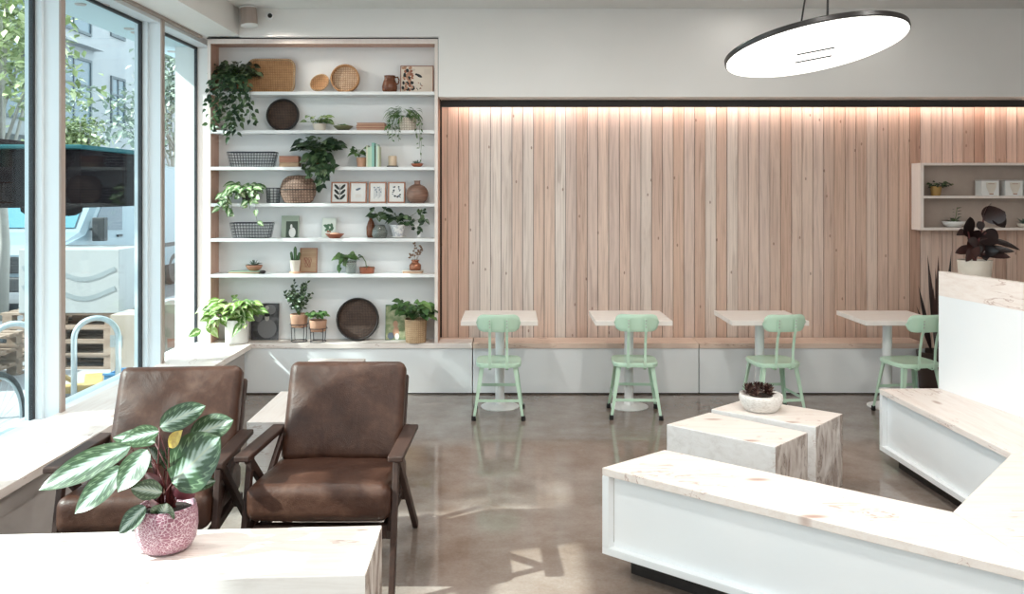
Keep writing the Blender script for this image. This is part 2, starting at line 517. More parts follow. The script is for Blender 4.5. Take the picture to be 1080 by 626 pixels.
# calathea blade: dark border, pale feathered centre
CALA = mat('calathea_blade', (.05, .1, .05), .33)
def _cala():
    m = CALA; tc = NN(m, 'ShaderNodeTexCoord'); sx = NN(m, 'ShaderNodeSeparateXYZ'); LK(m, tc.outputs['UV'], sx.inputs[0])
    du = math_(m, 'ABSOLUTE', math_(m, 'SUBTRACT', sx.outputs[0], .5))
    # side veins sweep towards the tip
    ph = math_(m, 'ADD', math_(m, 'MULTIPLY', sx.outputs[1], 46.0), math_(m, 'MULTIPLY', du, -52.0))
    st = math_(m, 'SINE', ph)
    nz = noise(m, coords(m), 30, 3)
    pale = math_(m, 'ADD', du, math_(m, 'ADD', math_(m, 'MULTIPLY', st, .045), math_(m, 'MULTIPLY', math_(m, 'SUBTRACT', nz, .5), .18)))
    band = ramp(m, pale, [(.0, (.40, .48, .43)), (.10, (.28, .37, .31)), (.18, (.045, .09, .04)), (.32, (.022, .05, .022)), (.36, (.16, .24, .14)), (.41, (.035, .07, .03))])
    rib = math_(m, 'LESS_THAN', du, .018)
    top = mixc(m, rib, band, (.42, .48, .36))
    ge = NN(m, 'ShaderNodeNewGeometry')
    setc(m, mixc(m, ge.outputs['Backfacing'], top, (.13, .035, .045)))
_cala()
CALY = mat('yellow_leaf_blade', (.55, .42, .06), .4)
setc(CALY, ramp(CALY, noise(CALY, coords(CALY), 50, 3), [(.3, (.60, .46, .08)), (.6, (.40, .26, .05)), (.75, (.20, .22, .06))]))

PINKP = mat('pink_crackle_glaze', (.42, .22, .27), .35)
def _pink():
    m = PINKP; v = coords(m, (1, 1, 1.3))
    vo = NN(m, 'ShaderNodeTexVoronoi', feature='DISTANCE_TO_EDGE'); vo.inputs['Scale'].default_value = 88
    nd = NN(m, 'ShaderNodeTexNoise'); nd.inputs['Scale'].default_value = 8; LK(m, v, nd.inputs['Vector'])
    LK(m, mixc(m, .10, v, nd.outputs['Color']), vo.inputs['Vector'])
    ln = math_(m, 'LESS_THAN', vo.outputs['Distance'], .07)
    c = mixc(m, ln, (.27, .11, .155), (.56, .43, .47))
    setc(m, c); bump(m, vo.outputs['Distance'], .5, .004)
_pink()


def weave(name, a, b, sc=60, metal=0, squash=(1, 1, 1), br=(.5)):
    m = mat(name, a, .7)
    v = coords(m, squash)
    w1 = NN(m, 'ShaderNodeTexWave', bands_direction='X'); w1.inputs['Scale'].default_value = sc; LK(m, v, w1.inputs['Vector']); w1.inputs['Distortion'].default_value = 1.2
    w2 = NN(m, 'ShaderNodeTexWave', bands_direction='Z'); w2.inputs['Scale'].default_value = sc; LK(m, v, w2.inputs['Vector']); w2.inputs['Distortion'].default_value = 1.2
    f = math_(m, 'MULTIPLY', w1.outputs['Fac'], w2.outputs['Fac'])
    f2 = math_(m, 'ADD', math_(m, 'MULTIPLY', f, .6), math_(m, 'MULTIPLY', noise(m, v, 22, 4), .5))
    setc(m, ramp(m, f2, [(.2, b), (.6, a)])); bump(m, f, .5, .006)
    return m


W_TAN = weave('tan_wicker', (.62, .36, .17), (.34, .16, .07), 22)
W_PALE = weave('pale_wicker', (.74, .56, .40), (.42, .25, .15), 16)
W_DARK = weave('dark_wicker', (.11, .065, .045), (.035, .02, .015), 24)
W_BRN = weave('brown_wicker', (.34, .22, .16), (.12, .07, .05), 13)
W_STR = weave('straw_weave', (.60, .42, .26), (.42, .27, .15), 18)
W_WHT = weave('white_weave', (.72, .66, .58), (.42, .35, .28), 14)
TERRA = mat('terracotta', (.36, .11, .055), .6); setc(TERRA, ramp(TERRA, noise(TERRA, coords(TERRA), 14, 4), [(.3, (.30, .09, .045)), (.7, (.40, .13, .07))]))
TERRAL = mat('light_terracotta', (.56, .32, .21), .7); setc(TERRAL, ramp(TERRAL, noise(TERRAL, coords(TERRAL), 14, 4), [(.3, (.52, .29, .19)), (.7, (.60, .36, .25))]))
BROWNC = mat('brown_glaze', (.14, .045, .02), .25); setc(BROWNC, ramp(BROWNC, noise(BROWNC, coords(BROWNC, (1, 1, 6)), 12, 3), [(.3, (.10, .035, .016)), (.7, (.22, .075, .035))]))
VASEB = mat('ribbed_brown_ceramic', (.22, .12, .08), .4); setc(VASEB, ramp(VASEB, noise(VASEB, coords(VASEB, (1, 1, 9)), 9, 3), [(.3, (.16, .085, .06)), (.7, (.32, .19, .14))]))
COPPER = mat('copper_glaze', (.40, .16, .09), .25, .55); setc(COPPER, ramp(COPPER, noise(COPPER, coords(COPPER, (1, 1, 5)), 20, 3), [(.3, (.26, .09, .05)), (.7, (.5, .22, .13))]))
CREAM = mat('cream_ceramic', (.70, .64, .55), .5); setc(CREAM, ramp(CREAM, noise(CREAM, coords(CREAM), 12, 4), [(.3, (.66, .60, .51)), (.7, (.74, .68, .60))]))
WCER = mat('white_ceramic', (.78, .77, .74), .3); setc(WCER, ramp(WCER, noise(WCER, coords(WCER), 8, 3), [(.3, (.75, .74, .71)), (.7, (.80, .79, .77))]))
SPECK = mat('speckled_stoneware', (.74, .73, .70), .55); setc(SPECK, ramp(SPECK, noise(SPECK, coords(SPECK, (1, 1, 3)), 60, 4), [(.35, (.60, .57, .53)), (.5, (.74, .72, .69)), (.7, (.78, .77, .74))]))
PATT = mat('blue_patterned_ceramic', (.75, .75, .75), .3); setc(PATT, ramp(PATT, noise(PATT, coords(PATT), 34, 2), [(.50, (.76, .76, .75)), (.56, (.36, .38, .44)), (.62, (.74, .74, .74))]))
OLIVE = mat('olive_ceramic', (.13, .13, .06), .4)
GLASSP = mat('pale_glass', (.55, .60, .55), .08); GLASSP.node_tree.nodes['Principled BSDF'].inputs['Transmission Weight'].default_value = .75
WIRE = mat('dark_wire', (.035, .04, .055), .45, .5)
BOOKB = mat('rust_book_cloth', (.34, .12, .075), .6); setc(BOOKB, ramp(BOOKB, noise(BOOKB, coords(BOOKB), 20, 4), [(.3, (.28, .095, .06)), (.7, (.40, .15, .10))]))
PAPER = mat('paper', (.78, .74, .66), .8); setc(PAPER, ramp(PAPER, noise(PAPER, coords(PAPER, (1, 1, 60)), 8, 2), [(.3, (.70, .66, .58)), (.7, (.82, .78, .70))]))
PAPERD = mat('aged_paper', (.48, .30, .20), .8); setc(PAPERD, ramp(PAPERD, noise(PAPERD, coords(PAPERD, (1, 1, 60)), 8, 2), [(.3, (.42, .25, .16)), (.7, (.56, .38, .27))]))
GOLD = mat('gold_ceramic', (.42, .26, .09), .35, .4)
WOODF = wood('picture_frame_wood', [(.3, (.30, .13, .08)), (.7, (.46, .22, .14))], (1, 0, 0), .5, 20)
PLAQ = wood('plaque_wood', [(.3, (.36, .22, .13)), (.7, (.52, .36, .23))], (1, 0, 0), .6, 10)
INK = mat('black_ink', (.03, .035, .035), .7); INKB = mat('blue_grey_ink', (.16, .20, .26), .7); INKR = mat('red_ink', (.38, .16, .10), .7)
INKG = mat('green_ink', (.10, .20, .12), .7); INKP = mat('pale_ink', (.66, .60, .52), .7)


# ------------------------------------------------------------ the shell
YB = 7.78          # planked wall
YF = -4.0
XL, XR = -2.84, 6.4
ZC = 3.36
m = MB(); m.box((XL - .4, YF - .2, -.12), (XR + .2, YB + .25, 0)); struct(m.build('floor', FLOOR))
m = MB(); m.box((XL - .4, YF - .2, ZC), (XR + .2, YB + .25, ZC + .15)); struct(m.build('ceiling', CEIL))
# planked wall: backing and one board after another
m = MB(); m.cur = 1; m.box((-.66, YB + .02, 0), (XR, YB + .16, 2.70)); m.cur = 0
k0 = int(math.floor(-.64 / .098))
rr = random.Random(3)
x = k0 * .098
while x < XR - .02:
    a, b = max(x + .0024, -.64), min(x + .098 - .0024, XR)
    dy = rr.uniform(0, .004)
    m.box((a, YB + dy, .30), (b, YB + .022, 2.62)); x += .098
struct(m.build('wall_back', [PLANK, BLACK]))
m = MB(); m.box((XL - .2, 7.70, -.0), (-.66, 7.94, ZC)); struct(m.build('wall_back_left', WALLW))
m = MB(); m.box((-.638, 7.40, 2.595), (XR, 7.95, ZC)); struct(m.build('wall_back_upper', WALLW))
m = MB(); m.box((-2.368, 7.40, 3.118), (-.638, 7.69, ZC)); m.box((XL, 7.40, 3.128), (-2.368, 7.69, ZC))
struct(m.build('wall_back_header', WALLW))
m = MB(); m.box((XR, YF, 0), (XR + .15, YB + .2, ZC)); struct(m.build('wall_right', WALLW))
m = MB(); m.box((XL, YF - .15, 0), (XR, YF, ZC)); struct(m.build('wall_front', WALLW))
# bulkhead over the windows
m = MB(); m.box((-2.86, YF, 3.127), (-2.37, 7.395, ZC)); struct(m.build('wall_left_upper', WALLW))
# low wall under the glass
m = MB(); m.box((-3.0, 3.72, -.05), (-2.72, 7.69, .385)); struct(m.build('wall_left_lower', WHITE))

# black channel and warm strip above the boards
t = thing('strip_light', 'long black light channel glowing warm along the top of the planked wall', 'strip light', (2.9, 7.70, 2.594))
m = MB(); m.box((-3.53, -.05, -.062), (3.5, -.02, 0)); m.box((-3.53, -.02, -.012), (3.5, .055, 0)); m.build('channel', BLACK, t)
m = MB(); m.box((-3.5, -.005, -.030), (3.48, .03, -.012)); m.build('diffuser', STRIPM, t)
ld = bpy.data.lights.new('strip_glow', 'AREA'); ld.shape = 'RECTANGLE'; ld.size = 6.9; ld.size_y = .03; ld.energy = STRIP_W * 7; ld.color = (1, .80, .70)
lo = bpy.data.objects.new('strip_glow', ld); COL.objects.link(lo); lo.parent = t; lo.location = (0, .008, -.034); lo.rotation_euler = (math.radians(12), 0, 0)

# window bays: frame, gasket, glass
bays = [(-3.9, -2.4, 0), (-2.35, -.9, 0), (-.85, .62, 0), (.67, 2.25, 0), (2.30, 3.43, 1), (3.72, 5.108, 0), (5.16, 6.583, 0), (6.635, 7.74, 0)]
nwin = 0
for (a, b, door) in bays:
    zb = .02 if (door or b < 3) else .385
    zt = 3.125
    m = MB()
    g = .035
    m.box((-2.90, a, zb), (-2.80, a + .02, zt)); m.box((-2.90, b - .03, zb), (-2.80, b, zt))
    m.box((-2.90, a, zt - .05), (-2.72, b, zt)); m.box((-2.90, a, zb), (-2.80, b, zb + .03))
    if door:
        m.box((-2.90, a, 2.24), (-2.80, b, 2.31))
        m.box((-2.88, a + .02, .05), (-2.82, a + .11, 2.24)); m.box((-2.88, b - .09, .05), (-2.82, b - .03, 2.24)); m.box((-2.88, a + .02, .05), (-2.82, b - .03, .28))
        fr = m.build('door_1', FRAMEW); struct(fr, 'glazed entrance door with transom bar')
        h = MB(); h.tube([(-2.80, b - .06, .9), (-2.75, b - .06, .95), (-2.75, b - .06, 1.35), (-2.80, b - .06, 1.4)], .012); h.build('door_handle', STEEL, fr)
    else:
        nwin += 1
        fr = m.build('window_%d' % nwin, FRAMEW); struct(fr)
    q = MB()
    q.box((-2.862, b - .055, zb + .03), (-2.838, b - .03, zt - .05)); q.box((-2.862, a + .02, zt - .07), (-2.838, b - .03, zt - .05)); q.box((-2.862, a + .02, zb + .03), (-2.838, a + .03, zt - .05))
    q.build('gasket', GASK, fr)
    q = MB(); q.box((-2.852, a + .02, zb + .03), (-2.842, b - .05, zt - .07)); q.build('window_glass', GLASS, fr)
# mullions: pale web facing the room's length, taupe cap facing inwards
for k, (a, b) in enumerate([(-2.40, -2.35), (-.9, -.85), (.62, .67), (2.25, 2.30), (3.43, 3.72), (5.108, 5.16), (6.583, 6.635)]):
    zb = .0 if a < 3 else .385
    if a == 3.43: zb = 0
    m = MB(); m.box((-2.90, a, zb), (-2.712, b, 3.13)); o = m.build('trim_%d' % (k + 1), FRAMEW); struct(o)
    c = MB(); c.box((-2.712, a, zb), (-2.700, b, 3.13)); c.build('cap', TAUPE, o)
m = MB(); m.box((-2.72, YF, 3.105), (-2.69, 7.42, 3.126)); struct(m.build('trim_9', TAUPE))
m = MB(); m.box((-2.90, 7.74, .385), (-2.70, 7.80, 3.13)); struct(m.build('trim_10', FRAMEW))

# ledge under the windows
t = thing('window_bench', 'long low ledge of pale wood running under the street windows', 'bench', (-2.5, 5.5, 0))
m = MB(); m.box((-2.72 + 2.5, 3.74 - 5.5, .403), (-2.27 + 2.5, 7.43 - 5.5, .448)); m.build('ledge_top', PINEY, t, bevel=.003)
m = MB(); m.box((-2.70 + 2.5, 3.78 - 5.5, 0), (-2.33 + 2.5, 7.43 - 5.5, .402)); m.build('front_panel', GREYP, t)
m = MB(); m.box((-2.84 + 2.5, 3.74 - 5.5, .387), (-2.722 + 2.5, 7.68 - 5.5, .42)); m.build('back_strip', WHITE, t)

# ------------------------------------------------------------ wall benches
def wall_bench(x0, x1, top, label, y0=7.46, yb=7.765):
    cx = (x0 + x1) / 2
    t = thing('wall_bench', label, 'bench', (cx, 7.6, 0))
    m = MB(); m.box((x0 - cx + .003, y0 - 7.6, .403), (x1 - cx - .003, yb - 7.6, .448)); m.build('seat_top', top, t, bevel=.003)
    m = MB(); m.box((x0 - cx + .004, y0 + .012 - 7.6, .012), (x1 - cx - .004, yb - 7.6, .402)); m.build('front_panel', LAMI, t, bevel=.002)
    m = MB(); m.box((x0 - cx + .01, y0 + .03 - 7.6, 0), (x1 - cx - .01, yb - 7.6, .012)); m.build('plinth', BLACK, t)
    return t
wall_bench(-2.68, -.345, PINE, 'whitewashed wall bench carrying the tall plant bookshelf', yb=7.69)
wall_bench(-.345, 1.637, BENCHW, 'pale wood wall bench behind the two left-hand mint chairs')
wall_bench(1.637, 3.62, BENCHW, 'pale wood wall bench ending beside the dark floor planter')
m = MB(); m.box((-.655, 7.695, .0), (-.350, 7.765, .448)); struct(m.build('trim_11', BENCHW))

# ------------------------------------------------------------ tall bookshelf
BX0, BX1, BY0, BY1 = -2.664, -.648, 7.462, 7.685
SH = [2.648, 2.311, 1.990, 1.671, 1.364, 1.051]
t = thing('bookshelf', 'tall white backed bookshelf with pale wood frame full of plants and baskets', 'bookshelf', ((BX0 + BX1) / 2, 7.57, .4485))
cx, cy, cz = (BX0 + BX1) / 2, 7.57, .4485
def lb(m, a, b): m.box((a[0] - cx, a[1] - cy, a[2] - cz), (b[0] - cx, b[1] - cy, b[2] - cz)); return m
for x0, x1 in ((BX0, BX0 + .028), (BX1 - .028, BX1)):
    lb(MB(), (x0, BY0 + .004, cz + .001), (x1, BY1, 3.07)).build('side_panel', SIDEW, t)
    lb(MB(), (x0, BY0, cz + .001), (x1, BY0 + .004, 3.07)).build('lit_edge', EDGEW, t)  # paler strip: light catching the front edge, put into the colour
m = lb(MB(), (BX0, BY0 + .004, 3.07), (BX1, BY1, 3.105)); m.build('top_board', SIDEW, t)
lb(MB(), (BX0, BY0, 3.066), (BX1, BY0 + .004, 3.108)).build('lit_edge', EDGEW, t)
lb(MB(), (BX0 - .004, BY0 - .003, 3.108), (BX1 + .006, BY1, 3.116)).build('shadow_gap_trim', BLACK, t)
lb(MB(), (BX1, BY0 + .006, 2.6), (BX1 + .006, BY1 - .02, 3.108)).build('shadow_gap_trim', BLACK, t)
lb(MB(), (BX0 + .028, BY1 - .012, cz + .001), (BX1 - .028, BY1, 3.07)).build('back_panel', WHITE, t)
for z in SH:
    lb(MB(), (BX0 + .0285, BY0 + .001, z - .028), (BX1 - .0285, BY1 - .0125, z)).build('shelf', WHITE, t, bevel=.0015)

# small shelf at right
TAUPE2 = mat('taupe_board', (.42, .34, .29), .55); setc(TAUPE2, ramp(TAUPE2, noise(TAUPE2, coords(TAUPE2), 6, 3), [(.3, (.40, .32, .27)), (.7, (.45, .37, .32))]))
t = thing('wall_shelf', 'two-tier pale wood wall shelf hung on the planked wall', 'shelf', (4.5, 7.7, 1.43))
def lb2(m, a, b): m.box((a[0] - 4.5, a[1] - 7.7, a[2] - 1.43), (b[0] - 4.5, b[1] - 7.7, b[2] - 1.43)); return m
lb2(MB(), (3.642, 7.61, 1.43), (3.672, YB - .002, 2.03)).build('side_panel', EDGEW, t)
lb2(MB(), (5.40, 7.61, 1.43), (5.43, YB - .002, 2.03)).build('side_panel', EDGEW, t)
lb2(MB(), (3.6725, 7.61, 2.008), (5.3995, YB - .002, 2.03)).build('top_board', EDGEW, t)
lb2(MB(), (3.6725, 7.61, 1.714), (5.3995, YB - .014, 1.736)).build('shelf', EDGEW, t)
lb2(MB(), (3.6725, 7.61, 1.43), (5.3995, YB - .002, 1.452)).build('bottom_board', EDGEW, t)
lb2(MB(), (3.6725, YB - .012, 1.4525), (5.3995, YB - .002, 2.0075)).build('back_panel', TAUPE2, t)


# ------------------------------------------------------------ polygons for the slanted benches
def inset(poly, ds):
    n = len(poly); out = []
    L = []
    for k in range(n):
        a = Vector(poly[k]); b = Vector(poly[(k + 1) % n]); d = (b - a).normalized(); nrm = Vector((-d.y, d.x))
        L.append((a + nrm * ds[k], d))
    for k in range(n):
        p, d = L[k - 1]; q, e = L[k]
        den = d.x * e.y - d.y * e.x
        tt = ((q.x - p.x) * e.y - (q.y - p.y) * e.x) / den
        out.append(tuple(p + d * tt))
    return out


Ai, I1, I2, Ci = (.758, 4.236), (1.762, 3.411), (2.445, 4.175), (2.394, 5.56)
Ao = (.418, 3.96)
dA = Vector((I1[0] - Ai[0], I1[1] - Ai[1])).normalized(); nA = Vector((dA.y, -dA.x))       # towards the camera
dD = Vector((I2[0] - I1[0], I2[1] - I1[1])).normalized(); nD = Vector((dD.y, -dD.x))
Wd = .44
def isect(p, d, q, e):
    den = d.x * e.y - d.y * e.x
    tt = ((q.x - p.x) * e.y - (q.y - p.y) * e.x) / den
    return tuple(p + d * tt)
O1 = isect(Vector(Ao), dA, Vector(I1) + nD * Wd, dD)
O2 = isect(Vector(I1) + nD * Wd, dD, Vector((2.97, 5.56)), Vector((.09, -1)))
Co = (2.97, 5.57)
TOPZ = .49
def seat_module(poly, open_edges, label, top, name='lounge_bench'):
    """poly ccw; open_edges[k] True where the side is free, False at a mitre"""
    c = Vector((sum(p[0] for p in poly) / len(poly), sum(p[1] for p in poly) / len(poly)))
    P = [(p[0] - c.x, p[1] - c.y) for p in poly]
    t = thing(name, label, 'bench', (c.x, c.y, 0))
    P = inset(P, [0 if o else .0015 for o in open_edges])
    m = MB(); m.prism(P, TOPZ - .036, TOPZ); m.build('seat_top', top, t, bevel=.003)
    fr = MB(); fr.prism(P, .092, .125)
    core = inset(P, [.035 if o else .002 for o in open_edges])
    # uprights at the corners of free sides
    n = len(P)
    for k in range(n):
        if open_edges[k] and open_edges[k - 1]:
            a = Vector(P[k]); d1 = (Vector(P[(k + 1) % n]) - a).normalized(); d0 = (Vector(P[k - 1]) - a).normalized()
            fr.prism([tuple(a), tuple(a + d1 * .035), tuple(a + d1 * .035 + d0 * .035), tuple(a + d0 * .035)], .1252, TOPZ - .0362)
    fr.build('side_frame', LAMI, t, bevel=.002)
    m = MB(); m.prism(core, .1252, TOPZ - .0362); m.build('side_panel', LAMI, t)
    kick = inset(P, [.085 if o else .002 for o in open_edges])
    m = MB(); m.prism(kick, 0, .0918); m.build('plinth', BLACKW, t)
    return t
seat_module([Ao, O1, I1, Ai], [True, False, True, True], 'long white-sided lounge bench with pale knotty top in the foreground', PINEA)
seat_module([I1, O1, O2, I2], [False, True, False, True], 'angled corner section of lounge bench at the right edge', PINED)
seat_module([I2, O2, Co, Ci], [False, True, True, True], 'far lounge bench section standing in front of the tall white backrest', PINEY)
# tall backrest screen standing on the rear section
t = thing('bench_backrest', 'tall white bench backrest with a pale wood band along its top', 'backrest', (2.78, 5.56, TOPZ + .001))
dB = Vector((.111, -.741)).normalized(); nB = Vector((-dB.y, dB.x))
def quad(a, l0, l1, th0, th1): return [tuple(a + dB * l0 + nB * th0), tuple(a + dB * l1 + nB * th0), tuple(a + dB * l1 + nB * th1), tuple(a + dB * l0 + nB * th1)]
O_ = Vector((0, 0))
ZT = 1.765 - 83 / 900 * 5.56 - TOPZ
m = MB(); m.prism(quad(O_, 0, 1.42, 0, .045), 0, ZT - .158); m.build('white_panel', LAMI, t)
m = MB(); m.prism(quad(O_, 0, .742, 0, .045), ZT - .1575, ZT); m.prism(quad(O_, .745, 1.42, 0, .045), ZT - .1575, ZT); m.build('wood_band', PINEY, t)

# ------------------------------------------------------------ wood block tables
def block(c4, z, label, end_edge):
    c = Vector((sum(p[0] for p in c4) / 4, sum(p[1] for p in c4) / 4))
    P = [(p[0] - c.x, p[1] - c.y) for p in c4]
    t = MB(); n = 4
    A = [t.vv((x, y, 0)) for x, y in P]; B = [t.vv((x, y, z)) for x, y in P]
    t.cur = 1; t.ff(A[::-1]); t.cur = 0; t.ff(B)
    for k in range(4):
        t.cur = 2 if k in end_edge else 1
        t.ff([A[k], A[(k + 1) % n], B[(k + 1) % n], B[k]])
    return c, t
def block_table(c4, z, label, mats, end_edge=(1,)):
    c, t = block(c4, z, label, end_edge)
    o = t.build('block_table', mats, None, bevel=.005)
    o.location = (c.x, c.y, 0)
    tag(o, label, 'table')
    return o
# corner order: left-front, right-front, right-back, left-back
block_table([(.892, 4.924), (1.386, 4.488), (1.648, 4.753), (1.2, 5.19)], .43, 'solid pale wood block table nearer the foreground bench, with bare top', [PINEA, BLOCKS, BLOCKE], (1, 3))
block_table([(1.23, 5.27), (1.733, 4.864), (2.0, 5.157), (1.525, 5.54)], .43, 'solid pale wood block table with the succulent bowl on top', [PINEA, BLOCKS, BLOCKE], (1, 3))
block_table([(-2.22, 2.885), (-.512, 2.985), (-.522, 3.43), (-2.22, 3.325)], .43, 'long whitewashed block coffee table in front of the leather armchairs', [PINE, BLOCKS, BLOCKE], (1, 3))
block_table([(-1.545, 4.97), (-1.10, 4.97), (-1.10, 5.74), (-1.556, 5.74)], .43, 'whitewashed block side table behind and between the two armchairs', [PINEY, BLOCKS, BLOCKE], (2,))
block_table([(-1.62, 6.58), (-1.18, 6.58), (-1.18, 6.88), (-1.62, 6.88)], .43, 'small pale block table peeking out behind the right armchair back', [PINE, BLOCKS, BLOCKE], (1,))

# ------------------------------------------------------------ leather armchairs (origin: centre between the front feet, depth along +y)
def armchair():
    t = thing('leather_armchair', 'brown leather armchair with walnut arms nearer the middle of the room', 'armchair', (-.845, 3.72, 0), 0, 'leather armchairs')
    for sx in (-1, 1):
        X0 = sx * .335
        s_ = MB(); s_.bar((X0, .0, .602), (X0, .615, .578), .068, .026); s_.build('armrest', WALNUT, t, bevel=.006)
        s_ = MB(); s_.bar((sx * .327, -.06, 0), (sx * .327, .11, .590), .026, .042, (0, 1, 0)); s_.build('leg', WALNUT, t, bevel=.004)
        s_ = MB(); s_.bar((X0 + sx * .0, .81, 0.0), (X0, .085, .585), .026, .042, (0, 0, 1)); s_.build('leg', WALNUT, t, bevel=.004)
        s_ = MB(); s_.bar((X0 - sx * .030, .60, .572), (X0 - sx * .030, .03, .262), .022, .046, (0, 0, 1)); s_.build('cross_brace', WALNUT, t, bevel=.004)
        s_ = MB(); s_.bar((sx * .285, .50, .26), (sx * .285, .79, .80), .028, .04, (0, 1, 0)); s_.build('back_post', WALNUT, t, bevel=.004)
    s_ = MB(); s_.box((-.32, .05, .235), (.32, .09, .295)); s_.box((-.32, .56, .225), (.32, .60, .285)); s_.box((-.295, .09, .24), (-.265, .56, .28)); s_.box((.265, .09, .24), (.295, .56, .28)); s_.build('seat_frame', WALNUT, t, bevel=.003)
    s_ = MB(); s_.m = Matrix.Translation((-.004, .303, .387)) @ Matrix.Rotation(math.radians(-4), 4, 'X')
    s_.rbox((.632, .64, .155), .045, n=14, puff=.018, crease=.006, seed=2); s_.build('seat_cushion', LEATHER, t, smooth=True)
    s_ = MB(); s_.m = Matrix.Translation((0, .615, .655)) @ Matrix.Rotation(math.radians(-25), 4, 'X') @ Matrix.Rotation(math.radians(90), 4, 'X')
    s_.rbox((.595, .50, .115), .042, n=14, puff=.022, crease=.007, seed=5); s_.build('back_cushion', LEATHER, t, smooth=True)
    return t
chair = armchair()
dup(chair, 'brown leather armchair with walnut arms beside the window ledge, behind the potted calathea', (-1.598, 3.60, 0), math.radians(5.0))

# ------------------------------------------------------------ cafe tables and mint chairs
def cafe_table():
    t = thing('cafe_table', '', 'table', (0, 0, 0), 0, 'square cafe tables along the planked wall')
    m = MB(); m.box((-.305, -.305, .713), (.305, .305, .75)); m.build('table_top', CREAMW, t, bevel=.003)
    m = MB(); m.lathe([(.0375, .017), (.0375, .705), (.0, .705)], 24); m.build('column', WHITE, t, smooth=True, auto=40)
    m = MB(); m.lathe([(.158, 0), (.158, .006), (.145, .011), (.05, .024), (.04, .04), (.0, .04)], 40); m.build('base', WHITE, t, smooth=True, auto=40)
    m = MB(); m.box((-.13, -.13, .704), (.13, .13, .7125)); m.build('mounting_plate', WHITE, t)
    return t
CREAMW = mat('white_table_top', (.84, .80, .76), .38)
setc(CREAMW, ramp(CREAMW, noise(CREAMW, coords(CREAMW, (1, 8, 1)), 5, 4), [(.3, (.80, .75, .70)), (.7, (.87, .84, .81))]))
TX = [-.10, .966, 2.045, 3.10]
tl = ['square white cafe table nearest the tall bookshelf', 'square white cafe table, second from the tall bookshelf',
      'square white cafe table behind the wood block tables', 'square white cafe table beside the tall white backrest']
ct = cafe_table(); ct['label'] = tl[0]; ct.location = (TX[0], 7.05, 0)
for k in (1, 2, 3): dup(ct, tl[k], (TX[k], 7.05, 0))

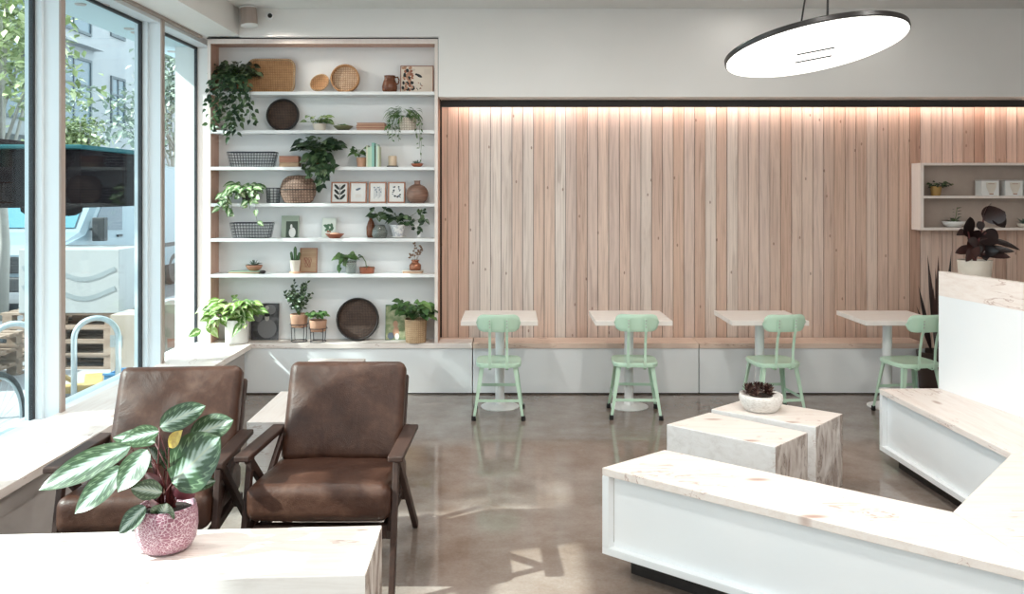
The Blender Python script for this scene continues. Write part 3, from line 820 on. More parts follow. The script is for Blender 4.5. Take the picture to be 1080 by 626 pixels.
def mint_chair():
    """origin under the seat centre; the back is at -y"""
    t = thing('metal_chair', '', 'chair', (0, 0, 0), 0, 'mint green metal chairs at the cafe tables')
    # seat pan: rounded square with a turned-down rim
    m = MB(); n = 40
    def ring(rx, ry, z, p=.45):
        out = []
        for j in range(n):
            a = 2 * PI * j / n; c, s = math.cos(a), math.sin(a)
            out.append(m.vv((rx * math.copysign(abs(c) ** p, c), ry * math.copysign(abs(s) ** p, s), z)))
        return out
    rings = [ring(.172, .172, .405), ring(.176, .176, .405), ring(.180, .180, .430), ring(.174, .174, .438), ring(.14, .14, .434), ring(.06, .06, .429, .8)]
    for a, b in zip(rings[:-1], rings[1:]):
        for j in range(n): m.ff([a[j], a[(j + 1) % n], b[(j + 1) % n], b[j]])
    m.ff(rings[-1])
    inner = ring(.172, .172, .424)
    for j in range(n): m.ff([inner[j], inner[(j + 1) % n], rings[0][(j + 1) % n], rings[0][j]])
    m.ff(inner[::-1])
    m.build('seat', MINT, t, smooth=True, auto=50)
    for sx in (-1, 1):
        for sy in (-1, 1):
            f = (sx * .198, sy * .19, .028); g = (sx * .145, sy * .14, .422)
            m = MB()
            # pressed L-section leg: two tapering flanges
            top = Vector(g); bot = Vector(f)
            for (ax, ay) in ((1, 0), (0, 1)):
                wt, wb, th = .036, .020, .003
                P = []
                for c, w_ in ((bot, wb), (top, wt)):
                    if ax: P += [(c.x, c.y), (c.x - sx * w_, c.y), (c.x - sx * w_, c.y - sy * th), (c.x, c.y - sy * th)]
                    else: P += [(c.x, c.y), (c.x - sx * th, c.y), (c.x - sx * th, c.y - sy * w_), (c.x, c.y - sy * w_)]
                i = [m.vv((P[k][0], P[k][1], (bot.z if k < 4 else top.z))) for k in range(8)]
                for q in range(4): m.ff([i[q], i[(q + 1) % 4], i[4 + (q + 1) % 4], i[4 + q]])
                m.ff([i[3], i[2], i[1], i[0]]); m.ff(i[4:8])
            lg = m.build('leg', MINT, t)
            m = MB(); m.lathe([(.016, 0), (.018, .004), (.016, .036), (.0, .036)], 14, (sx * .192, sy * .184, 0)); m.build('rubber_foot', RUBBER, lg, smooth=True, auto=40)
    def at(sx, sy, z):
        k = (z - .028) / (.44 - .028); return (sx * (.198 + (.145 - .198) * k - .006), sy * (.19 + (.14 - .19) * k - .006), z)
    for (a, b, z) in (((-1, -1), (1, -1), .15), ((-1, 1), (1, 1), .20), ((-1, -1), (-1, 1), .165), ((1, -1), (1, 1), .165)):
        m = MB(); m.bar(at(*a, z), at(*b, z), .004, .022); m.build('rail', MINT, t)
    for sx in (-1, 1):
        x = sx * .066
        m = MB()
        pts = [(x, -.10, .405), (x, -.17, .398), (x, -.195, .396), (x, -.215, .410), (x, -.222, .46), (x, -.226, .55), (x, -.250, .66), (x, -.268, .70), (x, -.277, .795)]
        for a, b in zip(pts[:-1], pts[1:]): m.bar(a, b, .020, .005, (0, 1, 0) if abs(a[2] - b[2]) > .03 else (0, 0, 1))
        m.build('back_support', MINT, t)
        m = MB()
        for z, y in ((.762, -.2765), (.785, -.279), (.735, -.274)): m.m = Matrix.Translation((x, y, z)) @ Matrix.Rotation(math.radians(90), 4, 'X'); m.lathe([(.005, 0), (.005, .004), (.0, .005)], 10)
        m.build('rivet', STEEL, t)
    # curved back plate with rounded ends
    m = MB(); nu, nv = 26, 8; W_, H_ = .172, .068
    F = []
    for side in (0, 1):
        G = []
        for j in range(nu + 1):
            u = -1 + 2 * j / nu
            hh = H_ * (1 - max(0, (abs(u) - .62) / .38) ** 2.4) ** .5 if abs(u) < 1 else .004
            row = []
            for i in range(nv + 1):
                v = -1 + 2 * i / nv
                row.append(m.vv((u * W_, -.262 + .045 * u * u + (.004 if side else 0) - .012 * v * .8 + (.006 if abs(v) > .9 else 0), .762 + v * hh)))
            G.append(row)
        F.append(G)
    for s_, G in enumerate(F):
        for j in range(nu):
            for i in range(nv):
                q = [G[j][i], G[j + 1][i], G[j + 1][i + 1], G[j][i + 1]]
                m.ff(q if s_ == 0 else q[::-1])
    for j in range(nu):
        for i in (0, nv):
            m.ff([F[0][j][i], F[1][j][i], F[1][j + 1][i], F[0][j + 1][i]])
    for j in (0, nu):
        for i in range(nv): m.ff([F[0][j][i], F[0][j][i + 1], F[1][j][i + 1], F[1][j][i]])
    m.build('backrest', MINT, t, smooth=True, auto=50)
    return t
mc = mint_chair(); mc['label'] = 'mint green metal chair at the cafe table nearest the bookshelf'
mc.location = (-.105, 6.795, 0)
for lab, loc, rz in (('mint green metal chair at the second cafe table from the bookshelf', (.975, 6.815, 0), -3),
                     ('mint green metal chair half hidden behind the wood block tables', (2.075, 6.80, 0), 7),
                     ('mint green metal chair partly hidden by the tall white backrest', (3.155, 6.78, 0), 10)):
    dup(mc, lab, loc, math.radians(rz))

# ------------------------------------------------------------ lamps
def pendant(loc, label, nrm, r):
    t = thing('pendant_lamp', label, 'lamp', loc)
    ax = Vector((.957, -.24, .161)); zz_ = Vector(nrm); ay = zz_.cross(ax).normalized(); ax = ay.cross(zz_)
    q = Matrix((ax, ay, zz_)).transposed().to_4x4()
    m = MB(); m.m = q; m.lathe([(r - .006, -.016), (r, -.012), (r, .006), (r - .006, .010), (0, .012)], 96); m.build('rim', BLACK, t, smooth=True, auto=40)
    m = MB(); m.m = q; m.lathe([(0, -.024), (r - .02, -.0235), (r - .007, -.019), (r - .0065, -.0165)], 96); m.build('diffuser', LAMP, t, smooth=True)
    m = MB(); m.m = q
    for off in (-.005, .135): m.tube([(-.085, off, -.0265), (.085, off + .0, -.0265)], .0042, 6)
    m.build('slot', BLACK, t)
    top = Vector((.06, -.02, ZC - loc[2] - .02))
    for p in ((-.07, .05), (.05, -.09), (.07, .07)):
        m = MB(); a = q @ Vector((p[0], p[1], .022)); m.tube([a, top + Vector((p[0] * .1, p[1] * .1, 0))], .0045 if p[0] < 0 else .003, 6); m.build('cable', BLACK, t)
    m = MB(); m.lathe([(.06, -.0), (.06, .018), (0, .018)], 24, tuple(top)); m.build('ceiling_rose', BLACK, t, smooth=True, auto=40)
    ld = bpy.data.lights.new('pendant_glow', 'AREA'); ld.shape = 'DISK'; ld.size = r * 1.9; ld.energy = PENDANT_W; ld.color = (1, .96, .9)
    lo = bpy.data.objects.new('pendant_glow', ld); COL.objects.link(lo); lo.parent = t; lo.matrix_local = q @ Matrix.Translation((0, 0, -.04))
    return t
PN = Vector((-.1251, .1579, .98)).normalized()
pendant((X(859, 4.0), 4.0, CAMZ + (203 - 48.5) / 900 * 4.0), 'large round pendant lamp, a thin glowing disc with a black rim', PN, .415)

def downlight(x, y, label):
    t = thing('downlight', label, 'ceiling light', (x, y, ZC - .001), 0, 'recessed downlights')
    m = MB(); m.lathe([(.045, -.004), (.062, -.006), (.066, 0)], 28); m.build('trim_ring', WHITE, t, smooth=True, auto=40)
    m = MB(); m.lathe([(0, -.003), (.044, -.003), (.044, -.001)], 28); m.build('lens', LAMPS, t)
    ld = bpy.data.lights.new('downlight_glow', 'AREA'); ld.shape = 'DISK'; ld.size = .12; ld.energy = DOWNLIGHT_FILL_W; ld.color = (1, .96, .90)
    lo = bpy.data.objects.new('downlight_glow', ld); COL.objects.link(lo); lo.parent = t; lo.location = (0, 0, -.012)
    return t
d0 = downlight(1.95, 7.02, 'recessed ceiling downlight left of the pendant lamp, at the top edge')
d1 = dup(d0, 'recessed ceiling downlight right of the pendant lamp, at the top edge', (3.07, 7.02, ZC - .001))
for dd_ in (d0, d1):
    for c_ in dd_.children:
        if c_.type == 'LIGHT': c_.data = c_.data.copy(); c_.data.energy = .6
FILL_ROWS = [(-.9, 5.2), (.9, 5.2), (-.9, 3.4), (1.0, 2.0), (2.7, 2.6), (-.9, .9), (1.0, 0.0), (2.8, .2), (4.8, .4), (-.9, -1.6), (1.0, -2.4), (3.0, -2.2), (5.0, -2.2)]  # unseen ceiling lamps added to fill the room with light
for x, y in FILL_ROWS:
    dl = dup(d0, 'added ceiling fill light above the open floor, outside the view', (x, y, ZC - .001))
    for c_ in dl.children:
        if c_.type == 'LIGHT': c_.data = c_.data.copy(); c_.data.energy = DOWNLIGHT_FILL_W

# taupe can speaker and little white puck
t = thing('can_light', 'taupe cylindrical spotlight with white rims in the upper corner', 'spotlight', (X(262.5, 7.3), 7.30, Z(17, 7.3)))
m = MB(); m.m = Matrix.Rotation(math.radians(-4), 4, 'Y'); m.lathe([(.068, -.075), (.068, .07), (0, .07)], 32); m.build('body', TAUPE, t, smooth=True, auto=40)
m = MB(); m.m = Matrix.Rotation(math.radians(-4), 4, 'Y'); m.lathe([(.05, -.086), (.072, -.086), (.074, -.074), (.069, -.072)], 32); m.build('rim', WHITE, t, smooth=True, auto=40)
m = MB(); m.m = Matrix.Rotation(math.radians(-4), 4, 'Y'); m.lathe([(.069, .066), (.074, .07), (.072, .078), (0, .08)], 32); m.build('cap', WHITE, t, smooth=True, auto=40)
m = MB(); m.box((.0, -.015, .075), (.045, .02, .12)); m.box((-.02, .0, .11), (.03, .10, .125)); m.box((-.03, .085, .02), (.04, .099, .125)); m.build('bracket', WHITE, t, bevel=.002)
t = thing('wall_sensor', 'tiny white wall sensor with a black lens above the bookshelf', 'sensor', (X(284, 7.398), 7.399, Z(17, 7.4)))
m = MB(); m.m = Matrix.Rotation(math.radians(90), 4, 'X'); m.lathe([(.036, 0), (.036, .012), (.03, .018), (0, .018)], 24); m.build('housing', WHITE, t, smooth=True, auto=40)
m = MB(); m.m = Matrix.Translation((.012, -.018, 0)) @ Matrix.Rotation(math.radians(90), 4, 'X'); m.lathe([(.02, 0), (.018, .012), (0, .014)], 20); m.build('lens', BLACK, t, smooth=True, auto=40)


ld = bpy.data.lights.new('can_glow', 'SPOT'); ld.energy = 20; ld.spot_size = math.radians(66); ld.spot_blend = 1.0; ld.color = (1, .9, .78); ld.shadow_soft_size = .05
lo = bpy.data.objects.new('can_glow', ld); COL.objects.link(lo); lo.location = (X(262.5, 7.3) + .01, 7.27, Z(17, 7.3) - .095)
lo.rotation_euler = Vector((.80, .20, -.50)).to_track_quat('-Z', 'Y').to_euler()
# ------------------------------------------------------------ plants
def pot_prof(r0, r1, h, th=.006):
    return [(0, 0), (r0 * .96, 0), (r0, .004), (r1, h - .002), (r1 - th * .4, h), (r1 - th, h - .002), (r1 - th - .002, h * .86), (0, h * .86)]


def bush(mb, c, rx, rz, n, L, W, rnd, up=.35, droop=.5, stems=None, power=.75, spread=1.0, ymax=None):
    """leaves on short stalks around a crown centre c; the crown leans forward, out of the shelf"""
    for k in range(n):
        a = rnd.uniform(0, 2 * PI); e = rnd.uniform(-.25, 1.0)
        d = Vector((math.cos(a) * math.cos(e), math.sin(a) * math.cos(e) * .8, math.sin(e)))
        rad = rnd.uniform(.25, 1.0)
        p = Vector(c) + Vector((d.x * rx * rad, d.y * rx * rad * .75, max(-.4, d.z) * rz * rad))
        if ymax is not None and p.y > ymax - .02: p.y = ymax - .02 - rnd.random() * .04
        dd = Vector((d.x + rnd.uniform(-.5, .5), min(d.y, .1) + rnd.uniform(-.5, .2), up * rnd.uniform(-.4, 1.0)))
        l = L * rnd.uniform(.65, 1.15); w_ = W * rnd.uniform(.75, 1.1)
        mb.leaf(p, dd, (0, -.6, .8), l, w_, droop * rnd.uniform(.5, 1.3), nu=5, power=power)
        if stems is not None and rnd.random() < .8:
            q0 = Vector((c[0], c[1], c[2] - rz * .6)); stems.tube([q0, (q0 + p) / 2 + Vector((0, 0, rz * .15)), p], .0016, 4, cap=False)


def vine(mb, st, pts, n, L, W, rnd, spread=.03):
    """trailing stem through pts with leaves hanging from it"""
    P = [Vector(p) for p in pts]
    # resample
    Q = []
    for k in range(len(P) - 1):
        for j in range(5):
            t_ = j / 5; Q.append(P[k].lerp(P[k + 1], t_) + Vector((rnd.uniform(-1, 1), rnd.uniform(-1, .3), 0)) * .004)
    Q.append(P[-1]); st.tube(Q, .0016, 4)
    for k in range(n):
        q = Q[min(len(Q) - 1, int((k + rnd.random()) / n * len(Q)))]
        a = rnd.uniform(0, 2 * PI)
        d = Vector((math.cos(a), -abs(math.sin(a)) * .7, rnd.uniform(-.9, .3)))
        mb.leaf(q + Vector((math.cos(a) * spread * rnd.random(), 0, 0)), d, (0, -1, .5), L * rnd.uniform(.6, 1.1), W * rnd.uniform(.7, 1.1), rnd.uniform(.2, .7), nu=5)


YI = 7.572
def plant(name, label, px, zb, pot, leafm, stemm=STEMG, Y=YI, cat='potted plant', group=None):
    """pot = (material, r0, r1, h); returns thing, leaf MB, stem MB"""
    t = thing(name, label, cat, (X(px, Y), Y, zb + .0005), 0, group)
    pm, r0, r1, h = pot
    m = MB(); m.lathe(pot_prof(r0, r1, h), 28); m.build('pot', pm, t, smooth=True, auto=35)
    m = MB(); m.lathe([(0, h * .87), (r1 * .92, h * .865), (0, h * .92)][::1], 20); m.build('soil', SOIL, t)
    return t, MB(), MB()


S = 118.9   # px per metre at the shelf's items
def fin(t, lf, st, leafm, stemm=STEMG):
    if lf.f: lf.build('foliage', leafm, t, smooth=True)
    if st.f: st.build('stem', stemm, t)


# --- top tier
rnd = random.Random(11)
t, lf, st = plant('trailing_plant', 'big dark trailing plant spilling from the left end of the top shelf', 250, SH[0], (TERRA, .055, .07, .11), L_DARK)
bush(lf, (0, -.01, .17), .21, .15, 190, .075, .052, rnd, up=.2, stems=st, ymax=.09)
for dx, ln, n in ((-.19, .34, 34), (-.12, .16, 24), (-.05, .30, 34), (.0, .24, 32), (.06, .24, 30), (.12, .14, 26), (.16, .27, 28), (-.02, .40, 40), (-.15, .22, 24), (.03, .36, 34), (-.09, .26, 26)):
    z0 = .13
    vine(lf, st, [(dx * .3, -.02, z0), (dx * .7, -.09, z0 + .01), (dx, -.135, .02), (dx * 1.0 + .01, -.145, -.6 * ln), (dx * .98, -.14, -ln)], n, .06, .04, rnd, .04)
fin(t, lf, st, L_DARK)


# rectangular woven tray leaning on the back panel
t = thing('woven_tray', 'rectangular honey-coloured woven tray leaning behind the big trailing plant', 'tray', (X(286, 7.63), 7.600, SH[0] + .001))
def rrect(w_, h_, r, n=6):
    out = []
    for (cx_, cz_, a0) in ((w_ / 2 - r, h_ - r, 0), (-w_ / 2 + r, h_ - r, 90), (-w_ / 2 + r, r, 180), (w_ / 2 - r, r, 270)):
        for k in range(n + 1):
            a = math.radians(a0 + 90 * k / n); out.append((cx_ + r * math.cos(a), cz_ + r * math.sin(a)))
    return out
tl_ = Matrix.Rotation(math.radians(-7), 4, 'X')
rc = rrect(.42, .305, .07)
m = MB(); m.m = tl_
i0 = [m.vv((x, 0, z)) for x, z in rc]; i1 = [m.vv((x, .006, z)) for x, z in rc]
m.ff(i0[::-1]); m.ff(i1)
for k in range(len(rc)): m.ff([i0[k], i0[(k + 1) % len(rc)], i1[(k + 1) % len(rc)], i1[k]])
m.build('woven_base', W_TAN, t)
m = MB(); m.m = tl_; m.tube([(x, -.012, z) for x, z in rc], .009, 8, closed=True); m.tube([(x, .0, z) for x, z in rc], .009, 8, closed=True); m.build('rim', W_STR, t, smooth=True)

def round_tray(name, label, px, zb, R_, mbase, mrim, ang=-9, Y=7.600, depth=.03, cat='tray'):
    t = thing(name, label, cat, (X(px, Y), Y, zb + .001))
    M = Matrix.Rotation(math.radians(ang), 4, 'X') @ Matrix.Translation((0, 0, R_)) @ Matrix.Rotation(math.radians(90), 4, 'X')
    m = MB(); m.m = M
    prof = [(0, 0)]
    k = 0
    nr = 14
    for k in range(1, nr + 1):
        r = (R_ - .012) * k / nr; prof += [(r - (R_ - .012) / nr * .4, .003 + .002 * (k % 2)), (r, .001)]
    prof += [(R_ - .012, -.006), (0, -.006)]
    m.lathe(prof, 48); m.build('woven_base', mbase, t, smooth=True)
    m = MB(); m.m = M; m.lathe([(R_ - .014, -.007), (R_, -.004), (R_, depth), (R_ - .006, depth + .004), (R_ - .014, depth), (R_ - .014, -.007)], 56); m.build('rim', mrim, t, smooth=True)
    return t
# little oval basket lid + round pale basket
t = thing('basket', 'small tan oval basket bowl propped beside the pale round basket', 'basket', (X(337, 7.60), 7.595, SH[0] + .001))
m = MB(); m.m = Matrix.Rotation(math.radians(-12), 4, 'X') @ Matrix.Translation((0, 0, .095)) @ Matrix.Rotation(math.radians(90), 4, 'X') @ Matrix.Rotation(math.radians(35), 4, 'Z')
m.lathe([(0, -.02), (.05, -.018), (.085, -.003), (.088, .012), (.083, .012), (.05, -.010), (0, -.013)], 32, sx=1.0, sy=.82); m.build('bowl', W_TAN, t, smooth=True)
m = MB(); m.m = Matrix.Rotation(math.radians(-12), 4, 'X') @ Matrix.Translation((0, 0, .095)) @ Matrix.Rotation(math.radians(90), 4, 'X') @ Matrix.Rotation(math.radians(35), 4, 'Z')
m.tube([(.086 * math.cos(a), .086 * .82 * math.sin(a), .013) for a in [2 * PI * k / 30 for k in range(30)]], .005, 6, closed=True); m.build('rim', W_STR, t, smooth=True)
round_tray('round_basket', 'pale round woven basket beside the brown jug on the top shelf', 364, SH[0], .128, W_PALE, W_TAN, -8, 7.59, .035, 'basket')
# jug
t = thing('jug', 'brown glazed jug with a handle on the top shelf', 'jug', (X(411, YI), YI, SH[0] + .0005))
m = MB(); m.lathe([(0, 0), (.048, 0), (.064, .02), (.068, .055), (.058, .095), (.048, .12), (.048, .148), (.052, .152), (.045, .152), (.043, .12), (.05, .09), (.055, .05), (.04, .01), (0, .01)], 32); m.build('body', BROWNC, t, smooth=True)
m = MB(); m.tube([(.047, 0, .138), (.072, 0, .14), (.083, 0, .115), (.078, 0, .085), (.060, 0, .075)], .0065, 8); m.build('handle', BROWNC, t, smooth=True)

def picture(name, label, px, zb, w_, h_, face, frame=None, fw=.012, Y=7.610, ang=-7, cat='picture', art=None, th=.010, group=None):
    """thin framed panel leaning back; art(mb, w, h) draws raised shapes"""
    t = thing(name, label, cat, (X(px, Y), Y, zb + .001), 0, group)
    M = Matrix.Rotation(math.radians(ang), 4, 'X')
    m = MB(); m.m = M; m.box((-w_ / 2 + (fw if frame else 0), 0, (fw if frame else 0)), (w_ / 2 - (fw if frame else 0), th, h_ - (fw if frame else 0))); m.build('panel', face, t)
    if frame:
        m = MB(); m.m = M; e = .004
        m.box((-w_ / 2, -e, 0), (w_ / 2, th, fw)); m.box((-w_ / 2, -e, h_ - fw), (w_ / 2, th, h_)); m.box((-w_ / 2, -e, fw), (-w_ / 2 + fw, th, h_ - fw)); m.box((w_ / 2 - fw, -e, fw), (w_ / 2, th, h_ - fw)); m.build('frame', frame, t)
    if art:
        for nm, mt, fn in art:
            m = MB(); m.m = M; fn(m); m.build(nm, mt, t)
    return t
def blob(m, x, z, rx, rz, y=-.0012, n=18, rot=0):
    c, s = math.cos(rot), math.sin(rot)
    i = []
    for k in range(n):
        a = 2 * PI * k / n; u, v = rx * math.cos(a), rz * math.sin(a)
        i.append(m.vv((x + u * c - v * s, y, z + u * s + v * c)))
    j = [m.vv((m_x, 0, m_z)) for m_x, m_z in [(x + rx * math.cos(2 * PI * k / n) * c - rz * math.sin(2 * PI * k / n) * s, z + rx * math.cos(2 * PI * k / n) * s + rz * math.sin(2 * PI * k / n) * c) for k in range(n)]]
    m.ff(i); 
    for k in range(n): m.ff([i[k], j[k], j[(k + 1) % n], i[(k + 1) % n]])
def flowers(seed, cols, x0, x1, z0, z1, n, r):
    arts = []
    for ci, cm in enumerate(cols):
        def fn(m, ci=ci):
            q = random.Random(seed + ci)
            for k in range(n): blob(m, q.uniform(x0, x1), q.uniform(z0, z1), r * q.uniform(.5, 1.2), r * q.uniform(.5, 1.2), -.0012 - .0004 * ci, 10, q.uniform(0, 3))
        arts.append(('printed_shape', cm, fn))
    return arts
PRPINK = mat('pale_print', (.80, .72, .62), .6)
a_ = flowers(5, [INKP, INKR, INK, TERRAL], -.13, -.03, .03, .24, 14, .016)
a_.append(('printed_bird', INK, lambda m: (blob(m, .02, .16, .03, .012, rot=-.5), blob(m, -.005, .172, .012, .009))))
a_.append(('printed_lines', INKP, lambda m: [m.box((.065, -.001, .215 - k * .010), (.12, 0, .218 - k * .010)) for k in range(5)]))
a_ += flowers(9, [INK, INKR], .0, .06, .01, .10, 5, .006)
picture('print', 'pale botanical print of flowers and a bird at the right of the top shelf', 439.5, SH[0], .295, .25, PRPINK, BOOKB, .006, art=a_, ang=-5)

# --- second tier
round_tray('round_tray', 'dark brown round woven tray behind the second-shelf plants, left half', 298, SH[1], .145, W_DARK, BLACKW, -9, 7.605, .03)
t, lf, st = plant('potted_plant', 'bright striped nerve plant in a low beige pot beside the dark round tray', 337, SH[1], (CREAM, .05, .062, .065), L_LIME)
bush(lf, (-.01, -.04, .085), .12, .07, 26, .09, .05, rnd, up=.3, stems=st, ymax=.08); fin(t, lf, st, L_LIME)
t = thing('bowl', 'shallow olive wooden bowl with a leafy cutting, left of the rust books', 'bowl', (X(362, 7.54), 7.54, SH[1] + .0005))
m = MB(); m.lathe([(0, 0), (.045, .002), (.085, .035), (.088, .042), (.083, .040), (.042, .008), (0, .006)], 32); m.build('dish', OLIVE, t, smooth=True)
lf = MB(); rq = random.Random(3)
for k in range(9): lf.leaf((rq.uniform(-.05, .04), rq.uniform(-.03, .02), .03), (rq.uniform(-1, 1), rq.uniform(-.8, .2), .6), (0, -.3, 1), .075, .032, .6)
lf.build('leaf_cutting', L_MID, t, smooth=True)
def flat_book(px, zb, w_, h_, d_, cover, label, rz=0.0, group=None, Y=7.56, name='book'):
    t = thing(name, label, 'book', (X(px, Y), Y, zb + .0005), rz, group)
    m = MB(); m.box((-w_ / 2, -d_ / 2, 0), (w_ / 2, d_ / 2, .003)); m.box((-w_ / 2, -d_ / 2, h_ - .003), (w_ / 2, d_ / 2, h_)); m.box((-w_ / 2, d_ / 2 - .004, .003), (w_ / 2, d_ / 2, h_ - .003)); m.build('cover', cover, t)
    m = MB(); m.box((-w_ / 2 + .004, -d_ / 2 + .004, .003), (w_ / 2 - .004, d_ / 2 - .004, h_ - .003)); m.build('pages', PAPERD, t)
    return t
zz = SH[1]
for k, (lab, w_) in enumerate((('bottom book of the rust-coloured stack of three', .25), ('middle book of the rust-coloured stack of three', .255), ('top book of the rust-coloured stack of three', .245))):
    flat_book(392, zz, w_, .022, .13, BOOKB, lab, 0, 'rust books lying on the second shelf'); zz += .0226
t, lf, st = plant('trailing_plant', 'feathery trailing plant in a white woven basket pot on the second shelf', 430, SH[1], (W_WHT, .07, .082, .115), L_MID, Y=7.56)
for k in range(110):
    a = rnd.uniform(PI * .6, PI * 2.3); p = Vector((math.cos(a) * rnd.uniform(0, .12) - .03, min(.05, math.sin(a) * .08) - .03, .12 + rnd.uniform(0, .07)))
    lf.leaf(p, (math.cos(a), -.4, rnd.uniform(-.3, .8)), (0, -.5, 1), .10, .012, .9, nu=4)
for dx, ln, n in ((-.15, .03, 14), (-.12, .09, 14), (-.09, .06, 12), (-.16, -.02, 12), (-.06, .10, 12), (.12, .16, 14), (.09, .05, 10), (.13, .26, 18)):
    vine(lf, st, [(dx * .4, -.02, .13), (dx * .8, -.10, .13), (dx, -.125, .05), (dx * 1.02, -.13, -ln)], n, .035, .014, rnd, .012)
fin(t, lf, st, L_MID)

# --- third tier
def wire_basket(label, px, zb, w_, d_, h_, Y=7.565, name='wire_basket'):
    t = thing(name, label, 'basket', (X(px, Y), Y, zb + .0035))
    def loop(z):
        k = z / h_; W2, D2 = w_ * (.86 + .14 * k), d_ * (.84 + .16 * k)
        r = .03; out = []
        for (cx_, cy_, a0) in ((W2 / 2 - r, D2 / 2 - r, 0), (-W2 / 2 + r, D2 / 2 - r, 90), (-W2 / 2 + r, -D2 / 2 + r, 180), (W2 / 2 - r, -D2 / 2 + r, 270)):
            for j in range(5):
                a = math.radians(a0 + 22.5 * j); out.append((cx_ + r * math.cos(a), cy_ + r * math.sin(a), z))
        return out
    m = MB(); m.tube(loop(h_), .0038, 6, closed=True); m.build('rim', WIRE, t, smooth=True)
    m = MB()
    nz = 5
    for k in range(nz): m.tube(loop(h_ * k / nz), .0018, 5, closed=True)
    nw = int(w_ / .028)
    for k in range(nw + 1):
        u = -1 + 2 * k / nw
        for sy in (-1, 1):
            m.tube([(u * w_ * .86 * .46, sy * d_ * .42, 0), (u * w_ * .46, sy * d_ * .5, h_)], .0016, 4, cap=False)
        m.tube([(u * w_ * .86 * .46, -d_ * .42, 0), (u * w_ * .86 * .46, d_ * .42, 0)], .0016, 4, cap=False)
    for k in range(5):
        u = -1 + 2 * k / 4
        for sx in (-1, 1): m.tube([(sx * w_ * .43, u * d_ * .36, 0), (sx * w_ * .5, u * d_ * .42, h_)], .0016, 4, cap=False)
    m.build('wire_mesh', WIRE, t)
    return t
wire_basket('wide dark wire basket on the third shelf from the top', 266.5, SH[2], .42, .15, .128)
t = thing('wooden_box', 'small reddish wooden box beside the wire basket on the third shelf', 'box', (X(306, YI), YI, SH[2] + .0005))
m = MB(); m.box((-.085, -.05, .0), (.085, .05, .040)); m.build('base', PLAQ, t, bevel=.003)
m = MB(); m.box((-.085, -.05, .041), (.085, .05, .098)); m.build('lid', WOODF, t, bevel=.003)
t, lf, st = plant('trailing_plant', 'broad dark-leaved trailing plant hanging over the middle of the third shelf', 336, SH[2], (BROWNC, .055, .068, .10), L_DARK)
bush(lf, (0, -.03, .17), .21, .12, 120, .095, .058, rnd, up=.1, stems=st, ymax=.09)
for dx, ln, n in ((.03, .16, 12), (.08, .10, 10), (.0, .07, 10), (-.08, .02, 8), (.14, .0, 8), (.06, .19, 10)):
    vine(lf, st, [(dx * .3, -.02, .12), (dx * .8, -.10, .12), (dx, -.13, .0), (dx + .01, -.14, -ln)], n * 2, .085, .052, rnd)
fin(t, lf, st, L_DARK)
t, lf, st = plant('potted_plant', 'small leafy plant in a tan pot leaning on the mint books', 381.3, SH[2], (TERRAL, .038, .046, .085), L_MID)
bush(lf, (-.02, -.01, .13), .06, .07, 16, .07, .045, rnd, up=.7, stems=st, ymax=.08); fin(t, lf, st, L_MID)
bc = [((.66, .66, .50), .012, .190, 'cream'), ((.46, .62, .46), .018, .172, 'pale green'), ((.50, .66, .50), .016, .180, 'mint'), ((.28, .52, .45), .022, .212, 'teal'), ((.06, .09, .06), .014, .185, 'dark green'), ((.55, .70, .62), .014, .200, 'pale aqua'), ((.64, .70, .52), .012, .180, 'yellowish')]
xb = X(387.5, 7.55)
for k, (c, w_, h_, nm) in enumerate(bc):
    cm = mat('%s_book_cloth' % nm.replace(' ', '_'), c, .6)
    t = thing('book', '%s book standing upright between the tan pot and the candle' % nm, 'book', (xb + w_ / 2, 7.55, SH[2] + .0005), 0, 'upright books on the third shelf')
    m = MB(); m.box((-w_ / 2, -.065, 0), (-w_ / 2 + .002, .065, h_)); m.box((w_ / 2 - .002, -.065, 0), (w_ / 2, .065, h_)); m.box((-w_ / 2 + .002, -.065, 0), (w_ / 2 - .002, -.062, h_)); m.build('cover', cm, t)
    m = MB(); m.box((-w_ / 2 + .002, -.062, .003), (w_ / 2 - .002, .062, h_ - .003)); m.build('pages', PAPER, t)
    xb += w_ + .0008
CAND = mat('candle_wax', (.66, .52, .38), .55)
t = thing('candle', 'beige pillar candle on a dark coaster right of the mint books', 'candle', (X(414, YI), YI, SH[2] + .0005))
m = MB(); m.lathe([(0, 0), (.050, 0), (.052, .008), (.048, .012), (0, .012)], 28); m.build('coaster', BLACKW, t, smooth=True, auto=40)
m = MB(); m.lathe([(0, .0125), (.037, .0125), (.038, .095), (.034, .10), (0, .096)], 28); m.build('wax', CAND, t, smooth=True, auto=40)
m = MB(); m.tube([(0, 0, .095), (.001, 0, .108)], .0012, 5); m.build('wick', BLACK, t)

def dish_succ(label, px, zb, r, h, dm, lm, Y=YI, n=16, L=.05, W=.014, name='succulent_bowl', wood_=False, up=1.0):
    t = thing(name, label, 'potted plant', (X(px, Y), Y, zb + .0005))
    m = MB(); m.lathe([(0, 0), (r * .45, 0), (r * .8, h * .35), (r, h * .92), (r * .97, h), (r * .93, h * .9), (r * .7, h * .45), (0, h * .4)], 30); m.build('bowl', dm, t, smooth=True)
    m = MB(); m.lathe([(0, h * .85), (r * .88, h * .8), (r * .3, h * .9), (0, h * .95)], 20); m.build('soil', SOIL, t)
    lf = MB(); q = random.Random(int(px))
    for k in range(n):
        a = 2 * PI * k / n * 2.4; e = q.uniform(.2, 1.3)
        lf.leaf((math.cos(a) * r * .2, math.sin(a) * r * .2, h * .85), (math.cos(a) * math.cos(e), math.sin(a) * math.cos(e), math.sin(e) * up), (0, 0, 1), L * q.uniform(.8, 1.2), W, .35, nu=5, fold=.4)
    lf.build('foliage', lm, t, smooth=True)
    return t
